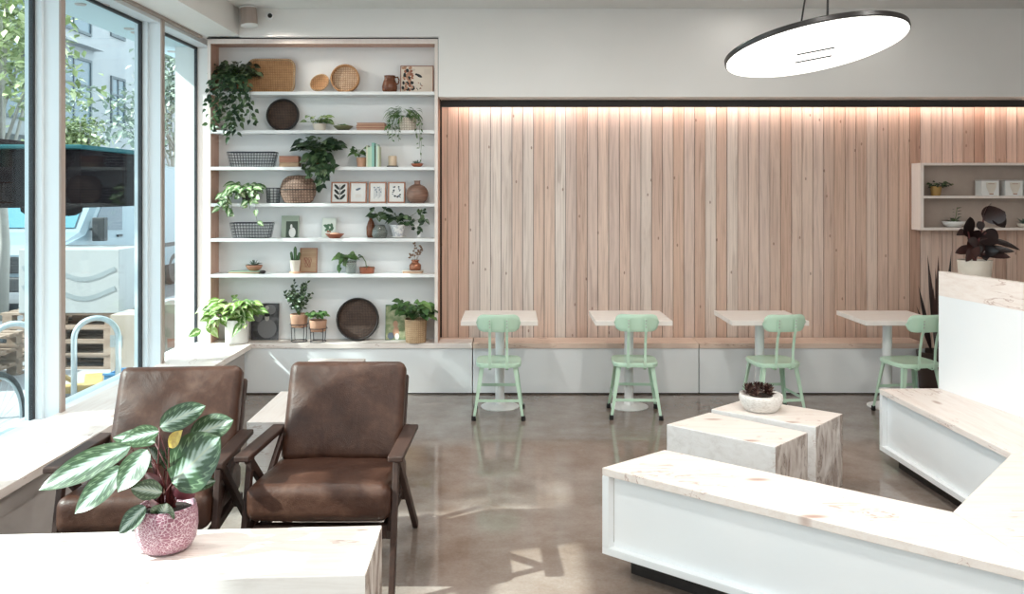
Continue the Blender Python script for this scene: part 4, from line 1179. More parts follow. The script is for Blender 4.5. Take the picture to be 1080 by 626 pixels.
dish_succ('tiny spiky succulent in a dark dish at the right of the third shelf', 440, SH[2], .055, .032, TERRA, L_GREYG, L=.06, W=.016)

# --- fourth tier
t, lf, st = plant('trailing_plant', 'pale green pothos hanging over the left end of the fourth shelf', 262, SH[3], (BLACKW, .05, .06, .09), L_VAR)
bush(lf, (-.02, -.03, .13), .14, .075, 34, .11, .082, rnd, up=.1, stems=st, ymax=.08)
for dx, ln, n in ((-.20, .05, 9), (-.14, .12, 8), (-.11, .09, 6), (.10, .16, 7), (.04, .05, 6), (-.17, .0, 6)):
    vine(lf, st, [(dx * .3, -.02, .11), (dx * .8, -.10, .11), (dx, -.13, .02), (dx + .02, -.14, -ln)], n, .085, .06, rnd)
fin(t, lf, st, L_VAR)
wire_basket('small dark wire basket between the pothos and the lidded basket', 288.3, SH[3], .105, .10, .13)
t = thing('lidded_basket', 'round brown woven basket with a seam, on the fourth shelf', 'basket', (X(314.5, YI), YI, SH[3] + .0005))
m = MB(); m.lathe([(0, 0), (.105, 0), (.13, .02), (.155, .075), (.160, .118), (0, .118)], 40, sy=.60); m.build('body', W_BRN, t, smooth=True, auto=60)
m = MB(); m.lathe([(.160, .122), (.157, .15), (.135, .205), (.09, .24), (0, .25)], 40, sy=.60); m.build('lid', W_BRN, t, smooth=True, auto=60)
m = MB(); m.tube([(.161 * math.cos(a), .161 * .6 * math.sin(a), .120) for a in [2 * PI * k / 40 for k in range(40)]], .004, 6, closed=True); m.build('band', BLACKW, t, smooth=True)
for (px, lab, kind) in ((358, 'wood framed print with dark paired leaves, leftmost of four frames', 0), (377.5, 'wood framed print with one small dark sprig, second of four frames', 1),
                        (398, 'wood framed print with thin branching stems, third of four frames', 2), (418, 'wood framed print with scattered blue berries, rightmost of four frames', 3)):
    if kind == 0: art = [('printed_leaf', INK, lambda m: [blob(m, sx * .027, .055 + .045 * k, .012, .032, rot=-sx * .75) for sx in (-1, 1) for k in range(3)] + [m.box((-.002, -.001, .025), (.002, 0, .16))])]
    elif kind == 1: art = [('printed_leaf', INKB, lambda m: [blob(m, .0, .125, .024, .009, rot=.4), blob(m, -.012, .12, .012, .006, rot=-.5)]), ('printed_lines', INKP, lambda m: [m.box((-.025, -.001, .05 + .012 * k), (.03, 0, .054 + .012 * k)) for k in range(3)])]
    elif kind == 2: art = [('printed_stem', INKB, lambda m: [m.box((.012 * k - .03, -.001, .04 + .01 * (k % 3)), (.012 * k - .027, 0, .15 - .012 * (k % 2))) for k in range(6)] + [blob(m, .012 * k - .03, .14 - .02 * (k % 3), .008, .005, rot=k) for k in range(6)])]
    else: art = flowers(21, [INKB, INK], -.035, .035, .04, .15, 9, .008)
    picture('framed_print', lab, px, SH[3], .155, .19, WCER, WOODF, .012, Y=7.60, ang=-8, art=art, group='wood framed botanical prints on the fourth shelf')
t = thing('vase', 'round brown ribbed vase with a short neck on the fourth shelf', 'vase', (X(440, YI), YI, SH[3] + .0005))
prof = [(0, 0), (.055, 0)]
for k in range(17):
    a = -1.15 + 2.35 * k / 16; prof.append((.062 + .038 * math.cos(a) + (.0015 if k % 2 else 0), .08 + .078 * math.sin(a) * 1.0))
prof = [(0, 0), (.06, .0)] + [(.098 * math.cos(-.9 + 2.15 * k / 18) ** .9 + (.0015 if k % 2 else 0), .08 + .088 * math.sin(-.9 + 2.15 * k / 18)) for k in range(19)] + [(.026, .172), (.026, .195), (.031, .20), (.02, .20), (.02, .17), (0, .16)]
m = MB(); m.lathe(prof, 36); m.build('body', VASEB, t, smooth=True)

# --- fifth tier
wire_basket('dark wire basket below the pothos on the fifth shelf', 266, SH[4], .36, .15, .130)
PICD = mat('dark_green_print', (.05, .07, .05), .6); PICG = mat('sage_cover', (.34, .40, .32), .6)
picture('picture_book', 'sage green picture book with a pale figure on dark ground', 305.5, SH[4], .155, .195, PICG, None, cat='book', th=.018,
        art=[('printed_panel', PICD, lambda m: m.box((-.035, -.001, .0), (.070, 0, .145))), ('printed_figure', WCER, lambda m: (blob(m, .022, .045, .030, .045, -.0016), blob(m, .012, .098, .010, .022, -.0016)))])
picture('print', 'small pale card printed with a leafy green plant', 346.5, SH[4], .125, .175, mat('pale_green_card', (.66, .72, .66), .6), None,
        art=[('printed_leaf', INKG, lambda m: [blob(m, .03 * math.sin(k * 1.7), .09 + .02 * math.cos(k * 2.3), .02, .011, rot=k) for k in range(9)]), ('printed_pot', INKR, lambda m: m.box((-.015, -.001, .045), (.02, 0, .065)))])
t = thing('dish', 'shallow terracotta dish in front of the small plant card', 'dish', (X(353, 7.52), 7.525, SH[4] + .0005))
m = MB(); m.lathe([(0, 0), (.045, 0), (.078, .032), (.084, .038), (.074, .036), (.042, .010), (0, .008)], 30); m.build('bowl', TERRA, t, smooth=True)
m = MB(); m.lathe([(0, .012), (.05, .016), (.04, .045), (0, .05)], 14); m.build('filling', TERRAL, t, smooth=True)
t = thing('glass_vase', 'dark leafy plant in a rounded glass vase on the fifth shelf', 'potted plant', (X(400.5, 7.545), 7.545, SH[4] + .0005))
m = MB(); m.lathe([(0, 0), (.055, 0), (.068, .03), (.066, .065), (.045, .11), (.042, .115), (.038, .112), (.055, .065), (.06, .03), (.05, .008), (0, .006)], 32); m.build('vase', GLASSP, t, smooth=True)
m = MB(); m.lathe([(0, .009), (.052, .009), (.058, .045), (0, .05)], 24); m.build('pebbles', CREAM, t, smooth=True)
lf, st = MB(), MB()
bush(lf, (0, -.01, .19), .09, .08, 24, .085, .055, rnd, up=.5, stems=st, ymax=.08); fin(t, lf, st, L_DARK)
t = thing('brown_leaf_vase', 'slim brown glass bottle behind the rounded glass vase', 'bottle', (X(391, 7.62), 7.625, SH[4] + .0005))
m = MB(); m.lathe([(0, 0), (.03, 0), (.038, .03), (.04, .09), (.026, .14), (.015, .16), (.015, .185), (.011, .185), (.011, .15), (0, .14)], 24); m.build('body', BROWNC, t, smooth=True)
t.name = 'bottle'
t, lf, st = plant('potted_plant', 'dark vining plant in a blue patterned white pot with saucer', 419.5, SH[4], (PATT, .042, .074, .118), L_DARK)
m = MB(); m.lathe([(0, 0), (.050, 0), (.075, .012), (.077, .016), (.05, .010), (.0, .010)], 32, c=(0, 0, -.0002)); m.build('saucer', WCER, t, smooth=True)
bush(lf, (0, -.01, .17), .10, .065, 26, .08, .05, rnd, up=.4, stems=st, ymax=.08)
for pts in ([(.03, -.02, .13), (.09, -.05, .14), (.14, -.06, .10), (.20, -.06, .07)], [(.02, -.02, .15), (.10, -.04, .18), (.20, -.05, .24), (.26, -.06, .25)], [(.05, -.02, .14), (.14, -.05, .15), (.22, -.05, .17), (.20, -.07, .06)], [(.20, -.05, .24), (.24, -.05, .19), (.25, -.06, .13)]):
    vine(lf, st, pts, 8, .055, .036, rnd, .01)
fin(t, lf, st, L_DARK)

# --- sixth tier
flat_book(259, SH[5], .27, .020, .13, mat('sea_green_book_cloth', (.36, .52, .38), .6), 'thin sea-green book lying under the air plant bowl')
t = dish_succ('spiky air plant in a boat-shaped wooden bowl on the sea-green book', 268, SH[5] + .021, .075, .05, WOODF, L_GREYG, n=26, L=.085, W=.012, name='air_plant')
t.scale = (1.0, .7, 1.0)
t = thing('stone', 'small dark round stone on the shelf beside the sea-green book', 'stone', (X(278, 7.54), 7.515, SH[5] + .0005))
m = MB(); m.lathe([(0, 0), (.018, .003), (.026, .015), (.018, .028), (0, .031)], 18, sx=1.1, sy=.8); m.build('pebble', BLACKW, t, smooth=True)
picture('wooden_plaque', 'tan wooden plaque with faint dark drawing behind the cactus', 325, SH[5], .155, .22, PLAQ, WOODF, .008,
        art=[('burnt_drawing', BOOKB, lambda m: [m.tube([(.03 * math.cos(a + k) - .005 * k, -.001, .09 + .045 * math.sin(a * 1.3)) for a in [j * .5 for j in range(12)]], .0014, 4) for k in range(4)])])
t = thing('cactus', 'green finger cactus in a cream footed pot on the sixth shelf', 'cactus', (X(311.5, 7.55), 7.545, SH[5] + .0005))
m = MB(); m.lathe([(0, 0), (.046, 0), (.05, .008), (.050, .014), (.040, .018), (0, .018)], 28); m.build('saucer', TERRAL, t, smooth=True, auto=40)
m = MB(); m.m = Matrix.Translation((0, 0, .0185)); m.lathe(pot_prof(.036, .046, .10), 28); m.build('pot', CREAM, t, smooth=True, auto=40)
m = MB(); m.lathe([(0, .108), (.038, .108), (0, .113)], 20); m.build('soil', SOIL, t)
CACT = mat('cactus_skin', (.06, .12, .05), .6); bump(CACT, noise(CACT, coords(CACT), 120, 2), .6, .004)
for (x, y, h_, r, tx) in ((0, 0, .13, .015, .0), (-.022, -.004, .085, .013, -.012), (.024, -.006, .08, .013, .014), (.008, -.018, .06, .011, .006)):
    m = MB(); m.tube([(x, y, .108), (x + tx * .5, y, .108 + h_ * .4), (x + tx, y, .108 + h_ * .85), (x + tx, y, .108 + h_)], [r * .8, r, r * .95, r * .3], 12); m.build('cactus_arm', CACT, t, smooth=True)
t, lf, st = plant('potted_plant', 'small heart-leaved pothos in a pale glass pot on the sixth shelf', 370, SH[5], (GLASSP, .042, .052, .11), L_MID)
bush(lf, (-.03, -.02, .145), .085, .055, 26, .08, .055, rnd, up=.1, stems=st, ymax=.08)
vine(lf, st, [(-.03, -.03, .13), (-.07, -.05, .12), (-.09, -.06, .06)], 7, .06, .04, rnd); fin(t, lf, st, L_MID)
t, lf, st = plant('potted_plant', 'single-stemmed seedling in a wide low terracotta pot', 387, SH[5], (TERRA, .062, .068, .055), L_MID, Y=7.56)
st.tube([(-.005, 0, .05), (-.01, -.005, .10), (-.04, -.01, .15)], .004, 6); lf.leaf((-.04, -.01, .15), (-.5, -.6, .5), (0, -.4, 1), .065, .05, .5); lf.leaf((-.03, -.01, .145), (-.8, -.2, .1), (0, -.4, 1), .06, .045, .5)
for k in range(8): a = k * .8; lf.leaf((math.cos(a) * .03, math.sin(a) * .03, .05), (math.cos(a), math.sin(a) * .6, .5), (0, 0, 1), .075, .018, .9)
fin(t, lf, st, L_DARK)
flat_book(435.5, SH[5], .175, .026, .12, PAPER, 'pale thin book lying under the copper vase')
t = thing('copper_vase', 'small copper glazed jar holding dried sprigs, standing on the pale book', 'vase', (X(438, YI), 7.565, SH[5] + .027))
m = MB(); m.lathe([(0, 0), (.046, 0), (.052, .01), (.052, .045), (.044, .058), (.030, .066), (.030, .080), (.036, .084), (.036, .092), (.026, .092), (.024, .07), (0, .06)], 32); m.build('jar', COPPER, t, smooth=True)
lf, st = MB(), MB()
for (x, z) in ((-.04, .15), (-.015, .17), (.0, .235), (.03, .18), (.06, .215), (.04, .16)):
    st.tube([(0, 0, .075), (x * .5, -.005, z * .6), (x, -.01, z)], .0014, 4)
    for k in range(5): lf.leaf((x + rnd.uniform(-.01, .01), -.01, z - rnd.uniform(0, .05)), (rnd.uniform(-1, 1), -.4, rnd.uniform(0, 1)), (0, -1, .3), .034, .017, .3)
lf.build('sprig', L_DRY, t, smooth=True); st.build('stem', L_DRY, t)

# --- bench level
zb = .449
t, lf, st = plant('potted_plant', 'lush lime pothos in a white cylinder pot at the left of the bench', 250, zb, (WCER, .098, .105, .205), L_LIME, Y=7.50)
bush(lf, (-.03, -.04, .29), .22, .12, 110, .12, .075, rnd, up=.1, stems=st, ymax=.10)
for dx, ln, n in ((-.26, -.13, 6), (-.20, -.14, 7), (.12, -.16, 6)):
    vine(lf, st, [(dx * .3, -.04, .24), (dx * .8, -.12, .24), (dx, -.14, -ln)], n, .12, .075, rnd)
fin(t, lf, st, L_LIME)
PDARK = mat('dark_photo', (.05, .05, .055), .4); setc(PDARK, ramp(PDARK, noise(PDARK, coords(PDARK), 14, 4), [(.4, (.03, .03, .033)), (.65, (.12, .12, .13))]))
PGREY = mat('grey_photo_tone', (.42, .40, .38), .5); PMID = mat('mid_grey_photo_tone', (.17, .17, .18), .5)
picture('photo_print', 'dark vintage photograph of two seated people beside the white pot', 279, zb, .245, .325, PDARK, None, Y=7.62, ang=-5, art=[
    ('printed_figure', PMID, lambda m: (blob(m, .02, .10, .085, .085), blob(m, .045, .27, .05, .045), blob(m, -.06, .22, .04, .06))),
    ('printed_face', PGREY, lambda m: (blob(m, .018, .195, .020, .028, -.0018), blob(m, .015, .285, .018, .020, -.0018))),
    ('printed_hair', BLACK, lambda m: (blob(m, .018, .222, .027, .016, -.002)))])

def stand_planter(label, px, h0, r, hp, Y, fol):
    t = thing('planter_stand', label, 'potted plant', (X(px, Y), Y, zb))
    m = MB()
    for k in range(4):
        a = PI / 4 + k * PI / 2; c, s = math.cos(a), math.sin(a)
        m.tube([(c * r * 1.02, s * r * 1.02, h0 + .03), (c * r * .95, s * r * .95, h0 * .3), (c * r * .9, s * r * .9, .004)], .003, 6)
    for z in (h0 + .03, .004): m.tube([(r * (1.02 if z > .01 else .9) * math.cos(a), r * (1.02 if z > .01 else .9) * math.sin(a), z) for a in [2 * PI * k / 24 for k in range(24)]], .003, 6, closed=True)
    m.tube([(-r * .72, -r * .72, h0), (r * .72, r * .72, h0)], .003, 6); m.tube([(r * .72, -r * .72, h0), (-r * .72, r * .72, h0)], .003, 6)
    m.build('wire_stand', WIRE, t)
    m = MB(); m.m = Matrix.Translation((0, 0, h0 + .0035)); m.lathe(pot_prof(r * .86, r * .99, hp), 28); m.build('pot', TERRAL, t, smooth=True, auto=40)
    m = MB(); m.m = Matrix.Translation((0, 0, h0)); m.lathe([(0, hp * .88), (r * .88, hp * .88), (0, hp * .95)], 20); m.build('soil', SOIL, t)
    lf, st = MB(), MB(); fol(lf, st, h0 + hp); fin(t, lf, st, fol.mat)
def f1(lf, st, z):
    q = random.Random(4)
    for k in range(22):
        a = q.uniform(0, 2 * PI); r = q.uniform(.05, .17); h_ = q.uniform(.10, .30)
        tip = Vector((math.cos(a) * r, math.sin(a) * r * .45 - .02, z + h_)); p0 = Vector((0, 0, z - .02)); mid = p0.lerp(tip, .55) + Vector((0, 0, .02))
        st.tube([p0, mid, tip], .0018, 4)
        for j in range(12):
            t_ = .3 + .7 * j / 12; p = p0.lerp(mid, t_ / .55) if t_ < .55 else mid.lerp(tip, (t_ - .55) / .45)
            lf.leaf(p, (q.uniform(-1, 1), q.uniform(-1, .4), q.uniform(-.2, 1)), (0, -1, .5), .042, .019, .2, nu=4)
f1.mat = L_DARK
def f2(lf, st, z):
    bush(lf, (.0, -.02, z + .05), .095, .06, 34, .062, .042, rnd, up=.5, stems=st, ymax=.1)
f2.mat = L_MID
stand_planter('tall-stemmed small-leaved plant in a terracotta pot on a higher wire stand', 315.5, .125, .078, .115, 7.56, f1)
stand_planter('bushy low plant in a terracotta pot on the lower wire stand', 335.5, .09, .078, .098, 7.545, f2)
round_tray('round_tray', 'large dark round tray leaning at the bottom right of the bookshelf', 377, zb, .188, W_DARK, BLACKW, -9, 7.60, .035)
PGRN = mat('olive_print', (.34, .38, .22), .6); setc(PGRN, ramp(PGRN, noise(PGRN, coords(PGRN), 16, 4), [(.4, (.22, .28, .14)), (.6, (.48, .47, .30))]))
picture('print', 'olive painted print with a pale figure, behind the straw planter', 424, zb, .30, .31, PGRN, INKG, .004, Y=7.628, ang=-5, art=[
    ('printed_figure', TERRAL, lambda m: (blob(m, -.06, .14, .022, .03), blob(m, -.055, .07, .028, .05))), ('printed_cloth', INKB, lambda m: blob(m, -.10, .035, .03, .03)), ('printed_patch', WCER, lambda m: blob(m, -.045, .03, .02, .03, -.0018))])
t, lf, st = plant('potted_plant', 'dark leafy plant in a square straw planter at the bookshelf end', 438.5, zb, (W_STR, .09, .098, .205), L_MID, Y=7.525)
bush(lf, (-.02, -.03, .27), .17, .13, 60, .105, .07, rnd, up=.5, stems=st, ymax=.09); fin(t, lf, st, L_MID)
for o in t.children:
    if o.name.startswith('foliage'): o.data.materials[0] = leafmat('deep_green_leaf', [(0, (.02, .05, .015)), (.5, (.05, .11, .03)), (1, (.12, .20, .06))])

# --- right wall shelf items
YR = 7.68
t, lf, st = plant('potted_plant', 'small dark plant in a gold pot on the upper tier of the wall shelf', 987, 1.7365, (GOLD, .04, .05, .085), L_RED, Y=YR)
bush(lf, (.03, -.01, .09), .10, .055, 34, .05, .028, rnd, up=.3, ymax=.06); fin(t, lf, st, L_DARK)
def mug_box(px, label):
    t = thing('mug_box', label, 'box', (X(px, YR), YR, 1.7365), 0, 'white boxed mugs on the wall shelf')
    m = MB(); m.box((-.078, -.055, 0), (.078, .055, .140)); m.build('carton', WCER, t, bevel=.003)
    m = MB(); m.box((-.080, -.057, .132), (.080, .057, .143)); m.build('lid', GREYP, t, bevel=.001)
    m = MB(); y = -.0565
    P = [(-.042, .118), (.055, .118), (.050, .075), (.030, .03), (.026, .02), (-.010, .02), (-.016, .03), (-.036, .075)]
    i0 = [m.vv((x + .0, y, z)) for x, z in P]; i1 = [m.vv((x, -.055, z)) for x, z in P]; m.ff(i0)
    for k in range(len(P)): m.ff([i0[k], i1[k], i1[(k + 1) % len(P)], i0[(k + 1) % len(P)]])
    m.build('printed_cup', CREAM, t)
    m = MB(); m.box((-.010, y - .0005, .012), (.026, -.055, .02)); m.box((-.02, y - .0005, .105), (.035, -.0562, .109)); m.build('printed_stand', INKR, t)
    return t
b = mug_box(1041, 'white boxed mug with cup picture, leftmost on the wall shelf')
dup(b, 'white boxed mug with cup picture, second from left on the wall shelf', (X(1065, YR) + .008, YR, 1.7365))
dup(b, 'white boxed mug with cup picture, cut by the right edge', (X(1065, YR) + .18, YR, 1.7365))
t = dish_succ('curling succulent in a white oval bowl on the lower tier of the wall shelf', 1006, 1.4525, .10, .055, WCER, L_DARK, Y=YR, n=12, L=.07, W=.026)
lf = MB()
for k in range(8): lf.leaf((.02 + .01 * (k % 2), 0, .07 + .014 * k), (1 if k % 2 else -1, -.3, .5), (0, -.3, 1), .05, .020, .3)
lf.build('tall_shoot', L_DARK, t, smooth=True)
st = MB(); st.tube([(0, 0, .04), (.02, 0, .10), (.03, 0, .18)], .003, 5); st.build('stem', STEMG, t)
dish_succ('spiky little plant in a low bowl at the right end of the lower tier', 1079, 1.4525, .05, .035, CREAM, L_GREYG, Y=YR, n=14, L=.095, W=.014, up=1.5)

# rubber plant behind the backrest, on its stand
YP = 6.3
t = thing('plant_stand', 'tall pale wooden plant stand hidden behind the white backrest', 'stand', (X(1028, YP), YP, 0))
m = MB(); m.box((-.16, -.16, 1.02), (.16, .16, 1.05)); m.build('top', PINE, t, bevel=.003)
for sx in (-1, 1):
    for sy in (-1, 1): m = MB(); m.box((sx * .15 - .015, sy * .15 - .015, 0), (sx * .15 + .015, sy * .15 + .015, 1.0195)); m.build('leg', PINE, t)
t = thing('rubber_plant', 'dark burgundy rubber plant in a beige pot behind the white backrest', 'potted plant', (X(1028, YP), YP, 1.051))
m = MB(); m.lathe(pot_prof(.098, .118, .218), 36); m.build('pot', CREAM, t, smooth=True, auto=40)
m = MB(); m.lathe([(0, .19), (.108, .188), (0, .197)], 24); m.build('soil', SOIL, t)
lf, st = MB(), MB()
sc_ = YP / 900
def pp(px, py, dy=0): return Vector(((px - 1028) * sc_, dy, Z(py, YP) - 1.051))
st.tube([pp(1028, 276), pp(1030, 262), pp(1036, 240), pp(1038, 226)], .007, 8); st.tube([pp(1027, 276), pp(1024, 258), pp(1021, 244)], .006, 8); st.tube([pp(1029, 276), pp(1032, 255), pp(1040, 245)], .006, 8)
for (a, b, w_, dr) in (((1036, 232), (1050, 217), 20, .3), ((1040, 224), (1034, 214), 17, .3), ((1046, 228), (1052, 234), 14, .5), ((1022, 250), (1018, 228), 12, .1), ((1020, 247), (1000, 237), 7, .4), ((1024, 252), (1023, 268), 12, .2),
                        ((1036, 246), (1046, 252), 20, .3), ((1034, 250), (1040, 270), 16, .2), ((1030, 262), (1003, 263), 9, .1), ((1030, 258), (1016, 250), 10, .2), ((1034, 252), (1069, 254), 6, .3), ((1032, 266), (1057, 268), 8, .1), ((1030, 262), (1057, 261), 8, .1),
                        ((1028, 262), (1010, 268), 9, .3), ((1026, 256), (1030, 240), 12, .2), ((1034, 242), (1030, 232), 9, .2), ((1030, 268), (1024, 258), 14, .2), ((1032, 268), (1044, 260), 12, .2)):
    p, q = pp(*a, rnd.uniform(-.05, .05)), pp(*b, rnd.uniform(-.12, .0)); d = q - p
    lf.leaf(p, d, (0, -1, .35), d.length * 1.12, w_ * sc_ * 1.1, dr, nu=9, power=.95, rnd_=.6)
fin(t, lf, st, L_RED, STEMR)

# snake plant in dark floor planter
YS = 7.35
t = thing('snake_plant', 'tall narrow-leaved dark plant in a dark floor planter beside the wall bench', 'potted plant', (X(989, YS), YS, 0))
m = MB(); m.lathe(pot_prof(.14, .17, .40, .012), 36); m.build('planter', mat('dark_brown_planter', (.045, .022, .016), .5), t, smooth=True, auto=40)
m = MB(); m.lathe([(0, .345), (.150, .343), (0, .352)], 24); m.build('soil', SOIL, t)
lf = MB(); sc2 = YS / 900
def ps(px, py, dy=0): return Vector(((px - 989) * sc2, dy, Z(py, YS)))
for (a, b, w_) in (((986, 372), (978, 266), 7), ((989, 372), (989, 267), 8), ((984, 372), (969, 299), 6), ((993, 372), (1002, 262), 8), ((987, 372), (981, 300), 7), ((990, 372), (985, 280), 6), ((994, 372), (1010, 290), 7), ((984, 372), (964, 320), 5)):
    p, q = ps(*a, rnd.uniform(-.04, .04)), ps(*b, rnd.uniform(-.1, .02)); d = q - p
    lf.leaf(p, d, (0, -1, 0), d.length, w_ * sc2 * .75, .02, nu=9, power=.9, fold=.3)
lf.build('foliage', L_RED, t, smooth=True)

# succulent bowl on block table
t = thing('succulent_bowl', 'white stoneware bowl of dark succulents on the farther block table', 'potted plant', (X(802.5, 5.24), 5.24, .431))
m = MB(); m.lathe([(0, 0), (.085, 0), (.098, .006), (.122, .04), (.132, .075), (.128, .10), (.122, .102), (.118, .095), (.0, .085)], 44); m.build('bowl', SPECK, t, smooth=True)
m = MB(); m.lathe([(0, .092), (.112, .088), (0, .096)], 24); m.build('soil', SOIL, t)
q = random.Random(8)
for k in range(16):
    a = q.uniform(0, 2 * PI); r = .095 * math.sqrt(q.random()); lf = MB()
    for j in range(16):
        b_ = j * 2.4; e = .15 + j * .075
        lf.leaf((math.cos(b_) * .004, math.sin(b_) * .004, .004 * j * .6), (math.cos(b_) * math.cos(e), math.sin(b_) * math.cos(e), math.sin(e)), (0, 0, 1), .034, .014, .05, nu=4, fold=.5, power=1.1)
    o = lf.build('rosette', L_SUCC, t, smooth=True); o.location = (math.cos(a) * r, math.sin(a) * r, .092)

# ------------------------------------------------------------ calathea on the front table
YC = 3.20
t = thing('calathea', 'calathea with silvery striped leaves in a pink crackle pot on the coffee table', 'potted plant', (X(176, YC), YC, .4305))
m = MB(); m.lathe([(0, 0), (.062, 0), (.088, .012), (.106, .045), (.112, .09), (.110, .135), (.104, .165), (.100, .168), (.096, .164), (.100, .14), (0, .135)], 56); m.build('pot', PINKP, t, smooth=True)
m = MB(); m.lathe([(0, .15), (.096, .142), (.05, .15), (0, .156)], 30); m.build('soil', SOIL, t)
sc3 = YC / 900
def pc(px, py, dy=0.0): return Vector(((px - 176) * sc3, dy, (583 - py) * sc3 + .0))
leaves = [  # base px, tip px, width px, depth of base, depth of tip, up hint, droop, fold
    ((143, 472), (62, 501), 30, -.04, -.14, (0, -.8, .6), .10, .10),
    ((143, 488), (103, 526), 26, -.10, -.17, (0, -.8, .5), .05, .10),
    ((166, 456), (213, 434), 26, .02, .04, (.1, -.85, .5), .03, .15),
    ((170, 458), (135, 463), 22, -.02, -.06, (0, -.7, .7), .10, .10),
    ((168, 470), (146, 505), 27, -.10, -.17, (-.2, -.9, .3), .05, .12),
    ((187, 509), (243, 455), 54, -.05, -.11, (-.2, -.95, .3), .02, .10),
    ((196, 470), (241, 448), 32, .04, .06, (-.3, -.8, .5), .10, .10),
    ((160, 474), (112, 462), 22, .03, .05, (0, -.6, .8), .20, .10),
    ((178, 518), (150, 506), 20, -.06, -.10, (0, -.8, .6), .15, .10),
    ((166, 528), (142, 551), 20, -.10, -.13, (-.3, -.9, .4), .05, .10),
    ((196, 520), (224, 512), 20, .02, .04, (0, -.6, .8), .15, .10),
    ((178, 545), (190, 520), 24, -.07, -.12, (.2, -1, .2), .1, .2),
    ((176, 508), (184, 474), 30, .05, .06, (0, -.9, .4), .1, .2),
    ((160, 500), (150, 478), 24, .04, .05, (0, -.9, .4), .1, .2),
    ((168, 520), (160, 496), 20, -.02, -.05, (.4, .9, -.2), .1, .3),
    ((190, 528), (206, 508), 24, -.03, -.07, (-.3, .9, -.2), .1, .3),
    ((172, 536), (186, 524), 22, -.08, -.11, (0, .8, .4), .2, .3),
    ((198, 500), (216, 488), 26, .03, .05, (0, .9, -.3), .1, .2)]
st = MB()
for (a, b, w_, y0, y1, up, dr, fo) in leaves:
    p, q_ = pc(*a, y0), pc(*b, y1); d = q_ - p
    lf = MB(); lf.leaf(p, d, up, d.length * (1 + .2 * dr), w_ * sc3 * 1.08, dr, nu=18, fold=fo, power=.90, wave=.025, rnd_=.62)
    lf.build('leaf', CALA, t, smooth=True)
    r0 = Vector((rnd.uniform(-.03, .03), rnd.uniform(-.03, .03), .145)); mid = Vector((r0.x * 1.5 + (p.x - r0.x) * .25, p.y * .5, .145 + (p.z - .145) * .55))
    st.tube([r0, mid, p], [.0038, .003, .0022], 6)
p, q_ = pc(186, 470, -.07), pc(203, 448, -.09)
lf = MB(); lf.leaf(p, q_ - p, (-.3, -.9, .3), (q_ - p).length, 15 * sc3, .1, nu=10, fold=.1); lf.build('leaf', CALY, t, smooth=True, label='small yellow leaf')
st.tube([(.01, 0, .145), (.02, -.03, .28), p], [.0035, .003, .002], 6)
for k in range(22):
    a = rnd.uniform(0, 2 * PI); st.tube([(math.cos(a) * .02, math.sin(a) * .02, .14), (math.cos(a) * .035, math.sin(a) * .03, .25), (math.cos(a) * .055, math.sin(a) * .04, .33)], [.0035, .003, .002], 6)
st.build('stalk', STEMR, t, smooth=True)

# ------------------------------------------------------------ outside
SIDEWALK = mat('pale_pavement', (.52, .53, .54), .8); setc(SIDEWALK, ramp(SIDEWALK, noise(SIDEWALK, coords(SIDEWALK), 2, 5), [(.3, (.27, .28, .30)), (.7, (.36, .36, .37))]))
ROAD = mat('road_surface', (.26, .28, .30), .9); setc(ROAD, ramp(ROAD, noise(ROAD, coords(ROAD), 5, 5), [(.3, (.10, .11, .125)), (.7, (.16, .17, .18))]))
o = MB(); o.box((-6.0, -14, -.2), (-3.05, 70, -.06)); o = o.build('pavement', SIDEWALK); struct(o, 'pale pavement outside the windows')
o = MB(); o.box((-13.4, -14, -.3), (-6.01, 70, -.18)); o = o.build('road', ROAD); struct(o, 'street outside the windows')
# canopy
CANO = mat('pale_blue_soffit', (.62, .78, .84), .6); setc(CANO, ramp(CANO, noise(CANO, coords(CANO), 1, 2), [(.3, (.60, .76, .82)), (.7, (.64, .80, .86))]))
t = thing('canopy', 'pale blue flat canopy over the pavement outside the windows', 'canopy', (-3.1, 5, 3.08))
m = MB(); m.box((-.19, -9.0, .0), (.195, 26, .22)); m.build('soffit', CANO, t)
for (px, py) in ((85, 4), (110, 4.5), (136, 30), (143, 34), (181, 54), (198, 54), (205, 57)):
    Y_ = 1.315 * 900 / (203 - py); m = MB(); m.lathe([(0, -.008), (.035, -.008), (.04, .0)], 16, (X(px, Y_) + 3.1, Y_ - 5, 0)); m.build('soffit_light', GREYP, t)

